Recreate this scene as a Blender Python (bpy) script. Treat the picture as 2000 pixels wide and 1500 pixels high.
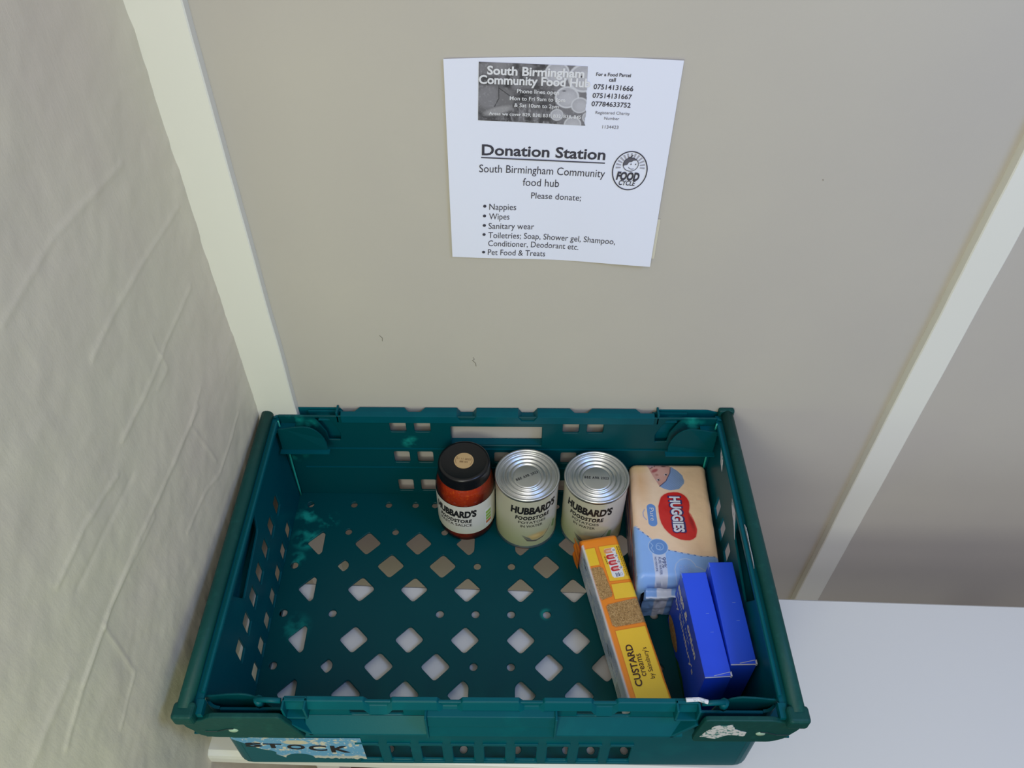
import bpy, math, random
import numpy as np
from mathutils import Matrix, Vector

for o in list(bpy.data.objects):
    bpy.data.objects.remove(o)
SC = bpy.context.scene
COL = SC.collection
ZO = 0.93            # height of the crate rim above the floor (m); modelling z is measured from the rim
PI = math.pi

def lin(c):
    c = np.asarray(c, float) / 255.0
    return np.where(c <= 0.04045, c / 12.92, ((c + 0.055) / 1.055) ** 2.4)

# ------------------------------------------------------------------ camera
cam = bpy.data.cameras.new('camera'); camo = bpy.data.objects.new('camera', cam); COL.objects.link(camo)
cam.sensor_width = 36.0; cam.lens = 1590.0 / 2000.0 * 36.0; cam.clip_start = 0.01
RX = Vector((0.9999756804883149, 0.004355614381546067, 0.005446747221173041))
RY = Vector((0.006913722492376784, -0.7216814442366264, -0.6921907926907406))
RZ = Vector((0.0009159002295504298, 0.6922116162474425, -0.7216940068054278))
CP = Vector((0.017113067425872153, -0.7018975992223986, 0.7747050694325913 + ZO))
Mx = Matrix.Identity(4)
for i in range(3):
    Mx[i][0] = RX[i]; Mx[i][1] = -RY[i]; Mx[i][2] = -RZ[i]; Mx[i][3] = CP[i]
camo.matrix_world = Mx
SC.camera = camo

# ------------------------------------------------------------------ world, lights, exposure
w = bpy.data.worlds.new('world'); SC.world = w; w.use_nodes = True
bg = w.node_tree.nodes['Background']
bg.inputs[0].default_value = (0.82, 0.79, 0.75, 1); bg.inputs[1].default_value = 0.60

def area(name, loc, target, sx, sy, power, color):
    l = bpy.data.lights.new(name, 'AREA'); l.shape = 'RECTANGLE'; l.size = sx; l.size_y = sy
    l.energy = power; l.color = color
    o = bpy.data.objects.new(name, l); COL.objects.link(o)
    o.location = Vector(loc) + Vector((0, 0, ZO))
    d = Vector(target) - Vector(loc)
    o.rotation_euler = d.to_track_quat('-Z', 'Y').to_euler()
    return o
area('window_light_left', (-0.28, -1.65, 0.68), (0.2, -0.1, 0.0), 0.45, 0.45, 9.0, (0.97, 1.0, 0.84))
area('overhead_fill_light', (0.02, -1.75, 1.85), (-0.05, 0.0, 0.0), 1.1, 0.9, 16.0, (1.0, 0.97, 0.93))  # unseen overhead fill added behind the camera, angled to suit the ledge shadow
area('blue_fill_light', (0.92, -0.80, 1.20), (0.68, -0.58, -0.18), 0.45, 0.45, 10.0, (0.26, 0.48, 1.0))  # added blue lamp above the ledge, tints its right end and the crate front
area('green_fill_light', (-0.12, -0.92, 0.02), (-0.33, -0.53, 0.18), 0.12, 0.12, 0.9, (0.74, 1.0, 0.34))  # small green lamp added by the left wall to give it a garden tint
SC.view_settings.view_transform = 'Standard'; SC.view_settings.look = 'None'
SC.view_settings.gamma = 1.0; SC.view_settings.use_curve_mapping = False
SC.view_settings.exposure = -0.40

# ------------------------------------------------------------------ materials
def mat(name, rgb, rough=0.5, metal=0.0, bump=None, coat=0.0, vary=None, spec=0.5):
    m = bpy.data.materials.new(name); m.use_nodes = True
    nt = m.node_tree; b = nt.nodes['Principled BSDF']
    c = tuple(float(v) for v in lin(rgb)) + (1,)
    b.inputs['Base Color'].default_value = c
    b.inputs['Roughness'].default_value = rough; b.inputs['Metallic'].default_value = metal
    b.inputs['Coat Weight'].default_value = coat; b.inputs['Coat Roughness'].default_value = 0.08
    b.inputs['Specular IOR Level'].default_value = spec
    tc = nt.nodes.new('ShaderNodeTexCoord')
    if bump:                                  # list of (scale, strength, distance, detail)
        prev = None
        for sc_, st, di, de in bump:
            n = nt.nodes.new('ShaderNodeTexNoise'); n.inputs['Scale'].default_value = sc_; n.inputs['Detail'].default_value = de
            nt.links.new(tc.outputs['Object'], n.inputs['Vector'])
            bu = nt.nodes.new('ShaderNodeBump'); bu.inputs['Strength'].default_value = st; bu.inputs['Distance'].default_value = di
            nt.links.new(n.outputs['Fac'], bu.inputs['Height'])
            if prev: nt.links.new(prev.outputs['Normal'], bu.inputs['Normal'])
            prev = bu
        nt.links.new(prev.outputs['Normal'], b.inputs['Normal'])
    if vary:                                  # (scale, other rgb, low, high)
        n = nt.nodes.new('ShaderNodeTexNoise'); n.inputs['Scale'].default_value = vary[0]; n.inputs['Detail'].default_value = 5
        nt.links.new(tc.outputs['Object'], n.inputs['Vector'])
        mr = nt.nodes.new('ShaderNodeMapRange'); mr.inputs['From Min'].default_value = vary[2]; mr.inputs['From Max'].default_value = vary[3]
        nt.links.new(n.outputs['Fac'], mr.inputs['Value'])
        mx = nt.nodes.new('ShaderNodeMix'); mx.data_type = 'RGBA'
        mx.inputs[6].default_value = c; mx.inputs[7].default_value = tuple(float(v) for v in lin(vary[1])) + (1,)
        nt.links.new(mr.outputs['Result'], mx.inputs[0]); nt.links.new(mx.outputs[2], b.inputs['Base Color'])
    return m

def print_mat(name, rough=0.5, coat=0.0, bump=None):
    m = mat(name, (200, 200, 200), rough, bump=bump, coat=coat)
    nt = m.node_tree; a = nt.nodes.new('ShaderNodeAttribute'); a.attribute_name = 'print'
    nt.links.new(a.outputs['Color'], nt.nodes['Principled BSDF'].inputs['Base Color'])
    return m

M_WALL = mat('wall_paint', (193, 187, 177), 0.75, bump=[(900, 0.12, 0.0006, 3), (14, 0.15, 0.003, 2)], vary=(5, (189, 183, 175), 0.35, 0.7))
M_PLASTER = mat('lining_paper_paint', (224, 218, 196), 0.6, bump=[(60, 0.25, 0.002, 4), (700, 0.15, 0.0006, 3)], vary=(4, (220, 209, 194), 0.35, 0.7))
M_LEDGE = mat('white_ledge_paint', (217, 216, 214), 0.35, bump=[(90, 0.12, 0.0008, 3)])
M_GLOSS = mat('white_gloss_paint', (234, 233, 224), 0.35, bump=[(90, 0.12, 0.0008, 3)])
M_FLOOR = mat('floor_wood', (104, 70, 58), 0.55, vary=(9, (84, 56, 48), 0.35, 0.65))
M_TEAL = mat('teal_plastic', (0, 82, 94), 0.38, bump=[(500, 0.12, 0.0004, 2)], vary=(26, (0, 92, 102), 0.55, 0.8), spec=0.15)
M_TEALF = mat('spotted_teal_plastic', (0, 70, 76), 0.38, bump=[(500, 0.12, 0.0004, 2)], spec=0.15)
def pale_spots(m, spots, rgb):  # mixes soft, noisy spots of another colour into the base colour
    nt = m.node_tree; tc = nt.nodes.new('ShaderNodeTexCoord'); no = nt.nodes.new('ShaderNodeTexNoise'); no.inputs['Scale'].default_value = 55; no.inputs['Detail'].default_value = 3
    nt.links.new(tc.outputs['Object'], no.inputs['Vector']); acc = None
    for x, y, z, r, a in spots:
        d = nt.nodes.new('ShaderNodeVectorMath'); d.operation = 'DISTANCE'; d.inputs[1].default_value = (x, y, z); nt.links.new(tc.outputs['Object'], d.inputs[0])
        mr = nt.nodes.new('ShaderNodeMapRange'); mr.interpolation_type = 'SMOOTHSTEP'; mr.inputs['From Min'].default_value = r; mr.inputs['From Max'].default_value = r * 0.3; mr.inputs['To Max'].default_value = a
        nt.links.new(d.outputs['Value'], mr.inputs['Value'])
        if acc is None: acc = mr.outputs[0]
        else:
            mm = nt.nodes.new('ShaderNodeMath'); mm.operation = 'MAXIMUM'; nt.links.new(acc, mm.inputs[0]); nt.links.new(mr.outputs[0], mm.inputs[1]); acc = mm.outputs[0]
    nr = nt.nodes.new('ShaderNodeMapRange'); nr.inputs['From Min'].default_value = .42; nr.inputs['From Max'].default_value = .6; nt.links.new(no.outputs['Fac'], nr.inputs['Value'])
    mu = nt.nodes.new('ShaderNodeMath'); mu.operation = 'MULTIPLY'; nt.links.new(acc, mu.inputs[0]); nt.links.new(nr.outputs[0], mu.inputs[1])
    mx = nt.nodes.new('ShaderNodeMix'); mx.data_type = 'RGBA'; b = nt.nodes['Principled BSDF']
    mx.inputs[6].default_value = b.inputs['Base Color'].default_value[:]; mx.inputs[7].default_value = tuple(float(v) for v in lin(rgb)) + (1,)
    nt.links.new(mu.outputs[0], mx.inputs[0]); nt.links.new(mx.outputs[2], b.inputs['Base Color'])
pale_spots(M_TEALF, [(-.262, .148, .01, .018, .9), (-.258, .110, .01, .024, .8), (-.235, .138, .01, .020, .8), (-.264, .078, .01, .014, .8), (-.250, -.02, .01, .025, .35), (-.278, .150, .03, .03, .7), (-.270, .185, .10, .02, .5),
    (-.262, .19, .165, .02, .8), (-.24, .185, .16, .012, .7), (-.10, .186, .165, .014, .4), (-.115, .186, .125, .016, .7), (.10, .186, .15, .01, .5), (.25, .19, .165, .02, .7), (.245, .18, .125, .02, .6), (.0633, 0, .01, .010, .6), (.268, .186, .125, .012, .6)], (30, 160, 148))
M_TEALW = mat('worn_teal_plastic', (5, 66, 64), 0.5, spec=0.25, bump=[(300, 0.35, 0.0005, 4)], vary=(120, (20, 84, 78), 0.55, 0.9))
M_TEALPALE = mat('pale_teal_plastic', (40, 165, 150), 0.4)
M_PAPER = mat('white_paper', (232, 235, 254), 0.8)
M_INK = mat('grey_ink', (62, 60, 72), 0.8)
M_INKM = mat('mid_grey_ink', (96, 94, 106), 0.8)
M_INKL = mat('pale_grey_ink', (168, 167, 182), 0.8)
M_WHITEINK = mat('white_print', (226, 226, 234), 0.7)
M_BLACK = mat('black_print', (24, 24, 26), 0.6)
M_PRINT = print_mat('paper_print', 0.7)
M_LABEL = print_mat('label_print', 0.42)
M_FILM = print_mat('film_print', 0.28, bump=[(70, 0.25, 0.002, 3)])
M_TIN = mat('tin_metal', (216, 217, 215), 0.38, metal=1.0)
M_LID = mat('black_lid', (16, 16, 20), 0.28, bump=[(1500, 0.05, 0.0002, 2)])
M_KRAFT = mat('tan_sticker', (196, 164, 116), 0.7)
M_KRAFTINK = mat('brown_ink', (112, 82, 50), 0.7)
M_SAUCE = mat('pasta_sauce', (182, 58, 22), 0.35, bump=[(260, 0.5, 0.001, 4)], vary=(300, (214, 96, 24), 0.55, 0.75))
M_BLUEBOX = mat('blue_carton', (36, 84, 238), 0.42, bump=[(1500, 0.08, 0.0002, 2)])
M_BOARD = mat('grey_board_edge', (196, 200, 214), 0.8)
M_BROWNINK = mat('dark_brown_ink', (66, 30, 18), 0.5)
M_SCRAP = mat('torn_paper', (214, 214, 222), 0.85, vary=(160, (120, 150, 158), 0.5, 0.62))
M_ONION = mat('onion_print', (196, 142, 74), 0.5, vary=(300, (226, 190, 130), 0.45, 0.65))
M_LEAF = mat('leaf_print', (44, 104, 44), 0.5)
def glass_mat():
    m = bpy.data.materials.new('jar_glass'); m.use_nodes = True; nt = m.node_tree
    for n in list(nt.nodes): nt.nodes.remove(n)
    out = nt.nodes.new('ShaderNodeOutputMaterial'); mi = nt.nodes.new('ShaderNodeMixShader')
    t = nt.nodes.new('ShaderNodeBsdfTransparent'); g = nt.nodes.new('ShaderNodeBsdfGlossy'); g.inputs['Roughness'].default_value = 0.04
    f = nt.nodes.new('ShaderNodeFresnel'); f.inputs['IOR'].default_value = 1.5
    nt.links.new(f.outputs[0], mi.inputs[0]); nt.links.new(t.outputs[0], mi.inputs[1]); nt.links.new(g.outputs[0], mi.inputs[2])
    nt.links.new(mi.outputs[0], out.inputs[0]); return m
M_GLASS = glass_mat()

def streaks(m, scale, strength, dist):
    nt = m.node_tree; b = nt.nodes['Principled BSDF']; tc = nt.nodes.new('ShaderNodeTexCoord'); mp = nt.nodes.new('ShaderNodeMapping'); mp.inputs['Scale'].default_value = scale; mp.inputs['Rotation'].default_value = (0.35, 0, 0)
    n = nt.nodes.new('ShaderNodeTexNoise'); n.inputs['Scale'].default_value = 1.0; n.inputs['Detail'].default_value = 6; n.inputs['Roughness'].default_value = .6
    nt.links.new(tc.outputs['Object'], mp.inputs[0]); nt.links.new(mp.outputs[0], n.inputs['Vector'])
    bu = nt.nodes.new('ShaderNodeBump'); bu.inputs['Strength'].default_value = strength; bu.inputs['Distance'].default_value = dist
    nt.links.new(n.outputs['Fac'], bu.inputs['Height']); old = b.inputs['Normal'].links[0].from_socket
    nt.links.new(old, bu.inputs['Normal']); nt.links.new(bu.outputs[0], b.inputs['Normal'])
streaks(M_PLASTER, (20, 55, 10), 0.22, 0.003)
# ------------------------------------------------------------------ object helpers
def empty(name, org, label, cat, group=None):
    o = bpy.data.objects.new(name, None); COL.objects.link(o); o.empty_display_size = 0.03
    o.location = (org[0], org[1], org[2] + ZO); o['org'] = list(org)
    o['label'] = label; o['category'] = cat
    if group: o['group'] = group
    return o
def org_of(p):
    while p.parent is not None: p = p.parent
    return np.array(list(p['org'])) if 'org' in p else np.array([0, 0, -ZO])

def mk(name, V, F, m, parent=None, smooth=False, col=None, kind=None, label=None, cat=None):
    V = np.asarray(V, float)
    org = org_of(parent) if parent is not None else np.array([0, 0, -ZO])
    me = bpy.data.meshes.new(name)
    me.from_pydata((V - org).tolist(), [], [tuple(int(i) for i in f) for f in F]) if len(F) < 60000 or not isinstance(F, np.ndarray) else _fast(me, V - org, F)
    me.materials.append(m)
    if col is not None:
        a = me.color_attributes.new('print', 'FLOAT_COLOR', 'POINT')
        c = np.ones((len(V), 4)); c[:, :3] = col
        a.data.foreach_set('color', c.astype(np.float32).ravel())
    if smooth: me.polygons.foreach_set('use_smooth', [True] * len(me.polygons))
    me.update()
    o = bpy.data.objects.new(name, me); COL.objects.link(o)
    if parent is not None: o.parent = parent
    if kind: o['kind'] = kind
    if label: o['label'] = label
    if cat: o['category'] = cat
    return o
def _fast(me, V, F):
    F = np.asarray(F, np.int32)
    me.vertices.add(len(V)); me.vertices.foreach_set('co', V.astype(np.float32).ravel())
    n = F.shape[1]; me.loops.add(F.size); me.loops.foreach_set('vertex_index', F.ravel())
    me.polygons.add(len(F)); me.polygons.foreach_set('loop_start', np.arange(0, F.size, n, dtype=np.int32))
    me.update(calc_edges=True)

def join(*ms):
    V = []; F = []; k = 0
    for v, f in ms:
        V += [tuple(p) for p in v]; F += [tuple(int(i) + k for i in q) for q in f]; k += len(v)
    return V, F
def box(x0, x1, y0, y1, z0, z1):
    V = [(x, y, z) for z in (z0, z1) for y in (y0, y1) for x in (x0, x1)]
    return V, [(0, 2, 3, 1), (4, 5, 7, 6), (0, 1, 5, 4), (2, 6, 7, 3), (0, 4, 6, 2), (1, 3, 7, 5)]
def bevel(o, w=0.001, seg=2):
    b = o.modifiers.new('bevel', 'BEVEL'); b.width = w; b.segments = seg; b.limit_method = 'ANGLE'
    return o
def grid_faces(nu, nv, closed_u=False):
    a = np.arange(nu if closed_u else nu - 1); b = np.arange(nv - 1)
    A, B = np.meshgrid(a, b, indexing='ij'); A2 = (A + 1) % nu
    return np.stack([A * nv + B, A2 * nv + B, A2 * nv + B + 1, A * nv + B + 1], -1).reshape(-1, 4)
def prism(poly, fn, t0, t1):
    """closed polygon poly in (a,b), extruded between depth t0 and t1; fn(a,b,t)->xyz"""
    n = len(poly)
    V = [fn(a, b, t0) for a, b in poly] + [fn(a, b, t1) for a, b in poly]
    F = [tuple(range(n))[::-1], tuple(range(n, 2 * n))] + [(i, (i + 1) % n, n + (i + 1) % n, n + i) for i in range(n)]
    return V, F
def lathe(prof, c, n=72, a0=0.0, a1=2 * PI):
    full = abs(a1 - a0 - 2 * PI) < 1e-6
    A = np.linspace(a0, a1, n, endpoint=not full); P = np.array(prof)
    V = np.stack([np.stack([c[0] + P[:, 0] * math.sin(a), c[1] - P[:, 0] * math.cos(a), c[2] + P[:, 1]], -1) for a in A]).reshape(-1, 3)
    return V, grid_faces(n, len(P), full)
def tube(path, r, n=10, caps=True, ry=None):
    P = np.array(path, float); ry = ry or r; V = []
    for i, p in enumerate(P):
        d = P[min(i + 1, len(P) - 1)] - P[max(i - 1, 0)]; d /= np.linalg.norm(d)
        up = np.array([0, 0, 1.]) if abs(d[2]) < 0.9 else np.array([0, 1., 0])
        s = np.cross(d, up); s /= np.linalg.norm(s); u = np.cross(s, d)
        for k in range(n):
            a = 2 * PI * k / n; V.append(p + s * r * math.cos(a) + u * ry * math.sin(a))
    F = [(i * n + k, i * n + (k + 1) % n, (i + 1) * n + (k + 1) % n, (i + 1) * n + k) for i in range(len(P) - 1) for k in range(n)]
    if caps: F += [tuple(range(n))[::-1], tuple(range((len(P) - 1) * n, len(P) * n))]
    return V, F

# ---- flat plates with real holes (filled 2D curves)
def rpoly(pts, r, seg=3):
    out = []; n = len(pts)
    for i in range(n):
        p = Vector(pts[i]); a = (Vector(pts[i - 1]) - p); b = (Vector(pts[(i + 1) % n]) - p)
        rr = min(r, a.length * 0.45, b.length * 0.45); A = p + a.normalized() * rr; B = p + b.normalized() * rr
        for k in range(seg + 1):
            t = k / seg; out.append(tuple(A * (1 - t) ** 2 + p * 2 * t * (1 - t) + B * t * t))
    return out
def circ(cx, cy, r, n=14, ry=None):
    return [(cx + r * math.cos(2 * PI * k / n), cy + (ry or r) * math.sin(2 * PI * k / n)) for k in range(n)]
def diamond(cx, cy, s, r=0.0045, clipx=None):
    if clipx is None: return rpoly([(cx - s, cy), (cx, cy - s), (cx + s, cy), (cx, cy + s)], r)
    d = clipx                                       # clipped on one side at cx+d
    if d > 0: return rpoly([(cx - s, cy), (cx, cy - s), (cx + d, cy - s + d), (cx + d, cy + s - d), (cx, cy + s)], r * 0.8)
    return rpoly([(cx + s, cy), (cx, cy + s), (cx + d, cy + s + d), (cx + d, cy - s - d), (cx, cy - s)], r * 0.8)
def rect(x0, x1, y0, y1, r=0.003):
    return rpoly([(x0, y0), (x1, y0), (x1, y1), (x0, y1)], r)
def curve_mesh(loops, t, bev=0.0):
    cu = bpy.data.curves.new('tmp', 'CURVE'); cu.dimensions = '2D'; cu.fill_mode = 'BOTH'
    cu.extrude = max(t / 2 - bev, 0); cu.bevel_depth = bev; cu.bevel_resolution = 0; cu.offset = -bev
    for lp in loops:
        s = cu.splines.new('POLY'); s.points.add(len(lp) - 1); s.use_cyclic_u = True
        for q, (x, y) in zip(s.points, lp): q.co = (x * 10, y * 10, 0, 1)
    cu.extrude *= 10; cu.bevel_depth *= 10; cu.offset *= 10
    o = bpy.data.objects.new('tmp', cu); COL.objects.link(o)
    dg = bpy.context.evaluated_depsgraph_get(); me = bpy.data.meshes.new_from_object(o.evaluated_get(dg))
    V = np.array([v.co[:] for v in me.vertices]) / 10; F = [tuple(p.vertices) for p in me.polygons]
    bpy.data.objects.remove(o); bpy.data.curves.remove(cu); bpy.data.meshes.remove(me)
    return V, F
def plate(loops, t, fn, bev=0.0006):
    V, F = curve_mesh(loops, t, bev)
    return [fn(*p) for p in V], F

# ---- lettering
_tc = {}
def glyphs(s, bold=0.0, shear=0.0, space=1.0):
    k = (s, bold, shear, space)
    if k not in _tc:
        cu = bpy.data.curves.new('t', 'FONT'); cu.body = s; cu.size = 1.0; cu.offset = bold; cu.shear = shear
        cu.resolution_u = 3; cu.space_character = space; cu.fill_mode = 'FRONT'
        o = bpy.data.objects.new('t', cu); COL.objects.link(o)
        dg = bpy.context.evaluated_depsgraph_get(); me = bpy.data.meshes.new_from_object(o.evaluated_get(dg))
        V = np.array([v.co[:2] for v in me.vertices]); F = [tuple(p.vertices) for p in me.polygons]
        bpy.data.objects.remove(o); bpy.data.curves.remove(cu); bpy.data.meshes.remove(me)
        V[:, 0] -= V[:, 0].min(); _tc[k] = (V, F)
    return _tc[k]
CAP = 0.70
def text2d(s, p0, p1, cap=None, bold=0.0, shear=0.0, space=1.0):
    """letters of s with the baseline from p0 to p1 (fitted to that width); cap = capital height"""
    V, F = glyphs(s, bold, shear, space)
    W = V[:, 0].max(); p0 = np.array(p0, float); p1 = np.array(p1, float); d = p1 - p0; L = np.linalg.norm(d); d /= L
    up = np.array([-d[1], d[0]]); sx = L / W; sy = sx if cap is None else cap / CAP
    return p0 + V[:, :1] * sx * d + V[:, 1:2] * sy * up, F
def lettering(name, items, fn, m, parent, label=None):
    V = []; F = []
    for it in items:
        v, f = it if isinstance(it[0], np.ndarray) else text2d(*it[0], **it[1])
        k = len(V); V += [fn(a, b) for a, b in v]; F += [tuple(i + k for i in q) for q in f]
    return mk(name, V, F, m, parent, label=label)

# ---- painting of print into vertex colours
class Canvas:
    def __init__(s, X, Y, base): s.X = X; s.Y = Y; s.C = np.ones(X.shape + (3,)) * lin(base)
    def put(s, mask, col, a=1.0):
        m = (np.clip(mask, 0, 1) * a)[..., None]; s.C = s.C * (1 - m) + lin(col) * m
    def sdf(s, P):
        P = np.array(P, float); d = np.full(s.X.shape, 1e9); ins = np.zeros(s.X.shape, bool)
        for i in range(len(P)):
            ax, ay = P[i - 1]; bx, by = P[i]; ex, ey = bx - ax, by - ay
            t = np.clip(((s.X - ax) * ex + (s.Y - ay) * ey) / (ex * ex + ey * ey + 1e-12), 0, 1)
            d = np.minimum(d, np.hypot(s.X - ax - t * ex, s.Y - ay - t * ey))
            c = ((ay > s.Y) != (by > s.Y)) & (s.X < (bx - ax) * (s.Y - ay) / (by - ay + 1e-12) + ax); ins ^= c
        return np.where(ins, -d, d)
    def poly(s, P, col, soft=0.3, a=1.0): s.put(0.5 - s.sdf(P) / (2 * soft), col, a)
    def line(s, P, wd, col, a=1.0, dash=None, soft=0.25):
        P = np.array(P, float); d = np.full(s.X.shape, 1e9); L = np.zeros(s.X.shape); acc = 0
        for i in range(1, len(P)):
            ax, ay = P[i - 1]; bx, by = P[i]; ex, ey = bx - ax, by - ay; ln = math.hypot(ex, ey)
            t = np.clip(((s.X - ax) * ex + (s.Y - ay) * ey) / (ln * ln + 1e-12), 0, 1)
            q = np.hypot(s.X - ax - t * ex, s.Y - ay - t * ey); L = np.where(q < d, acc + t * ln, L); d = np.minimum(d, q); acc += ln
        m = 0.5 - (d - wd / 2) / (2 * soft)
        if dash: m = np.where((L % dash[0]) < dash[1], m, 0)
        s.put(m, col, a)
    def ell(s, cx, cy, rx, ry, col, soft=0.3, a=1.0, rot=0.0):
        c, n = math.cos(rot), math.sin(rot); u = (s.X - cx) * c + (s.Y - cy) * n; v = -(s.X - cx) * n + (s.Y - cy) * c
        k = np.hypot(u / rx, v / ry); s.put(0.5 - (k - 1) * min(rx, ry) / (2 * soft), col, a)
    def ring(s, cx, cy, rx, ry, wd, col, a=1.0, soft=0.25):
        k = np.hypot((s.X - cx) / rx, (s.Y - cy) / ry); d = np.abs((k - 1) * (rx + ry) / 2); s.put(0.5 - (d - wd / 2) / (2 * soft), col, a)
def vnoise(X, Y, sc, seed=0, octv=3):
    rng = np.random.RandomState(seed); G = rng.rand(128, 128); out = 0; amp = 1; tot = 0
    for k in range(octv):
        x = X * sc * 2 ** k + 17.3 * k; y = Y * sc * 2 ** k + 9.1 * k
        xi = np.floor(x).astype(int); yi = np.floor(y).astype(int); fx = x - xi; fy = y - yi
        fx = fx * fx * (3 - 2 * fx); fy = fy * fy * (3 - 2 * fy)
        g = lambda a, b: G[a % 128, b % 128]
        out = out + amp * ((g(xi, yi) * (1 - fx) + g(xi + 1, yi) * fx) * (1 - fy) + (g(xi, yi + 1) * (1 - fx) + g(xi + 1, yi + 1) * fx) * fy)
        tot += amp; amp *= 0.5
    return out / tot
def seg_dist(Y, Z, P):
    d = np.full(Y.shape, 1e9)
    for (a, b), (c, e) in zip(P[:-1], P[1:]):
        ex, ey = c - a, e - b; t = np.clip(((Y - a) * ex + (Z - b) * ey) / (ex * ex + ey * ey), 0, 1)
        d = np.minimum(d, np.hypot(Y - a - t * ex, Z - b - t * ey))
    return d

# ================================================================== SETTING
# back wall
V, F = box(-0.36, 2.2, 0.0, 0.06, -ZO, 1.6)
mk('wall_back', V, F, M_WALL, kind='structure')
for P in ([(-0.0290, 0.0890), (-0.0275, 0.0860), (-0.0300, 0.0840), (-0.0262, 0.0790), (-0.0258, 0.0740)], [(-0.1380, 0.1240), (-0.1350, 0.1200), (-0.1355, 0.1150)], [(0.3225, 0.3375), (0.3232, 0.3360)]):
    V, F = tube([(x, -0.0003, z) for x, z in P], 0.00022, 5)
    mk('hair_mark', V, F, mat('grey_hair', (96, 90, 82), 0.8), bpy.data.objects['wall_back'])
# left wall: bumpy lining paper, leans a little out of square
CREASES = [(0.004, 0.0012, [(-0.3032, 0.4118), (-0.2176, 0.42), (-0.1023, 0.4109)]), (0.004, 0.0014, [(-0.2409, 0.3201), (-0.2088, 0.3239), (-0.1402, 0.3262), (-0.036, 0.3236)]), (0.0035, 0.0014, [(-0.2535, 0.2339), (-0.2101, 0.2328), (-0.1576, 0.2359), (-0.0624, 0.2468)]), (0.0035, 0.0015, [(-0.3888, 0.2263), (-0.3404, 0.231), (-0.2797, 0.2184)]), (0.004, 0.0016, [(-0.4687, 0.1221), (-0.4253, 0.1365), (-0.3004, 0.1444), (-0.2317, 0.1427), (-0.1333, 0.1431)]), (0.0035, 0.0014, [(-0.4253, 0.1365), (-0.3778, 0.1404), (-0.3632, 0.1421), (-0.2652, 0.1359)]), (0.003, 0.0012, [(-0.3778, 0.1404), (-0.3804, 0.0578), (-0.4253, 0.0466)]), (0.003, 0.0012, [(-0.2336, 0.0623), (-0.1785, 0.058), (-0.1419, 0.0428), (-0.0597, 0.0519)]), (0.004, -0.001, [(-0.3772, 0.2007), (-0.326, 0.202), (-0.2633, 0.1962)]), (0.006, 0.0012, [(-0.4964, 0.156), (-0.4685, 0.1594), (-0.4333, 0.1593)]), (0.003, 0.001, [(-0.1154, 0.1522), (-0.1567, 0.1425), (-0.1392, 0.0616)]), (0.003, 0.001, [(-0.1548, 0.2622), (-0.1514, 0.2188), (-0.1789, 0.2192)])]
ys = np.concatenate([np.linspace(0.06, -0.6, 331), np.linspace(-0.62, -0.8, 8)]); zs = np.concatenate([np.linspace(-ZO, -0.25, 30), np.linspace(-0.245, 0.75, 400), np.linspace(0.76, 1.6, 30)])
Yg, Zg = np.meshgrid(ys, zs, indexing='ij')
h = (vnoise(Yg, Zg, 9, 3, 4) - 0.5) * 0.006 + (vnoise(Yg, Zg, 45, 5, 2) - 0.5) * 0.0012
h += (vnoise(Yg * 0.25, Zg, 60, 8, 2) - 0.5) * 0.0022 * np.clip(1 + Yg * 12, 0, 1)
for wd, ht, P in CREASES:
    d = seg_dist(Yg, Zg, P); h += 0.62 * ht * np.exp(-(d / (wd * 0.75)) ** 2)
Xg = -0.3045 - 0.048 * np.clip(-Yg, 0, 1) + h
V = np.stack([Xg, Yg, Zg], -1).reshape(-1, 3); nv0 = len(V); F = grid_faces(len(ys), len(zs))[:, ::-1]
mk('wall_left', V, F, M_PLASTER, smooth=True, kind='structure')
V, F = box(-1.6, 2.2, -3.2, 0.06, -ZO - 0.05, -ZO)
mk('floor', V, F, M_FLOOR, kind='structure')
# battens
def batten(name, x0, x1, t, seed):
    z = np.linspace(-ZO, 1.6, 260); e = (vnoise(z, z * 0, 14, seed, 4) - 0.5) * 0.0016; e2 = (vnoise(z, z * 0, 11, seed + 5, 4) - 0.5) * 0.0016
    r = 0.0012
    prof = [(x0, 0.0), (x0, -t + r), (x0 + r, -t), (x1 - r, -t), (x1, -t + r), (x1, 0.0)]
    V = [(px + (e[i] if k < 3 else e2[i]), py, z[i]) for i in range(len(z)) for k, (px, py) in enumerate(prof)]
    n = len(prof); F = [(i * n + k, i * n + k + 1, (i + 1) * n + k + 1, (i + 1) * n + k) for i in range(len(z) - 1) for k in range(n - 1)]
    mk(name, V, F, M_GLOSS, kind='structure')
batten('trim_1', -0.312, -0.2560, 0.012, 11)
batten('trim_2', 0.4975, 0.5380, 0.012, 22)

# ledge (narrow white table top) the crate stands on
LT = -0.178
led = empty('ledge', (0.4, -0.27, LT - 0.024), 'narrow white painted ledge under the green crate', 'ledge')
rot = -0.029
def lf(x, y, z): return (x, y + rot * (x + 0.26), z)
xs = np.linspace(-0.335, 1.3, 90); prof = [(-0.1535, -0.020), (-0.1515, -0.018), (-0.1515, -0.0025), (-0.1540, 0.0), (-0.366, 0.0), (-0.3715, -0.0035), (-0.3725, -0.009), (-0.3725, -0.020), (-0.369, -0.024), (-0.157, -0.024)]
prof = prof[::-1]
n = len(prof); V = [lf(x, py, LT + pz) for x in xs for py, pz in prof]
F = [(i * n + k, i * n + (k + 1) % n, (i + 1) * n + (k + 1) % n, (i + 1) * n + k) for i in range(len(xs) - 1) for k in range(n)] + [tuple(range(n))[::-1], tuple(range(n * (len(xs) - 1), n * len(xs)))]
mk('ledge_top', V, F, M_LEDGE, led)
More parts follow.
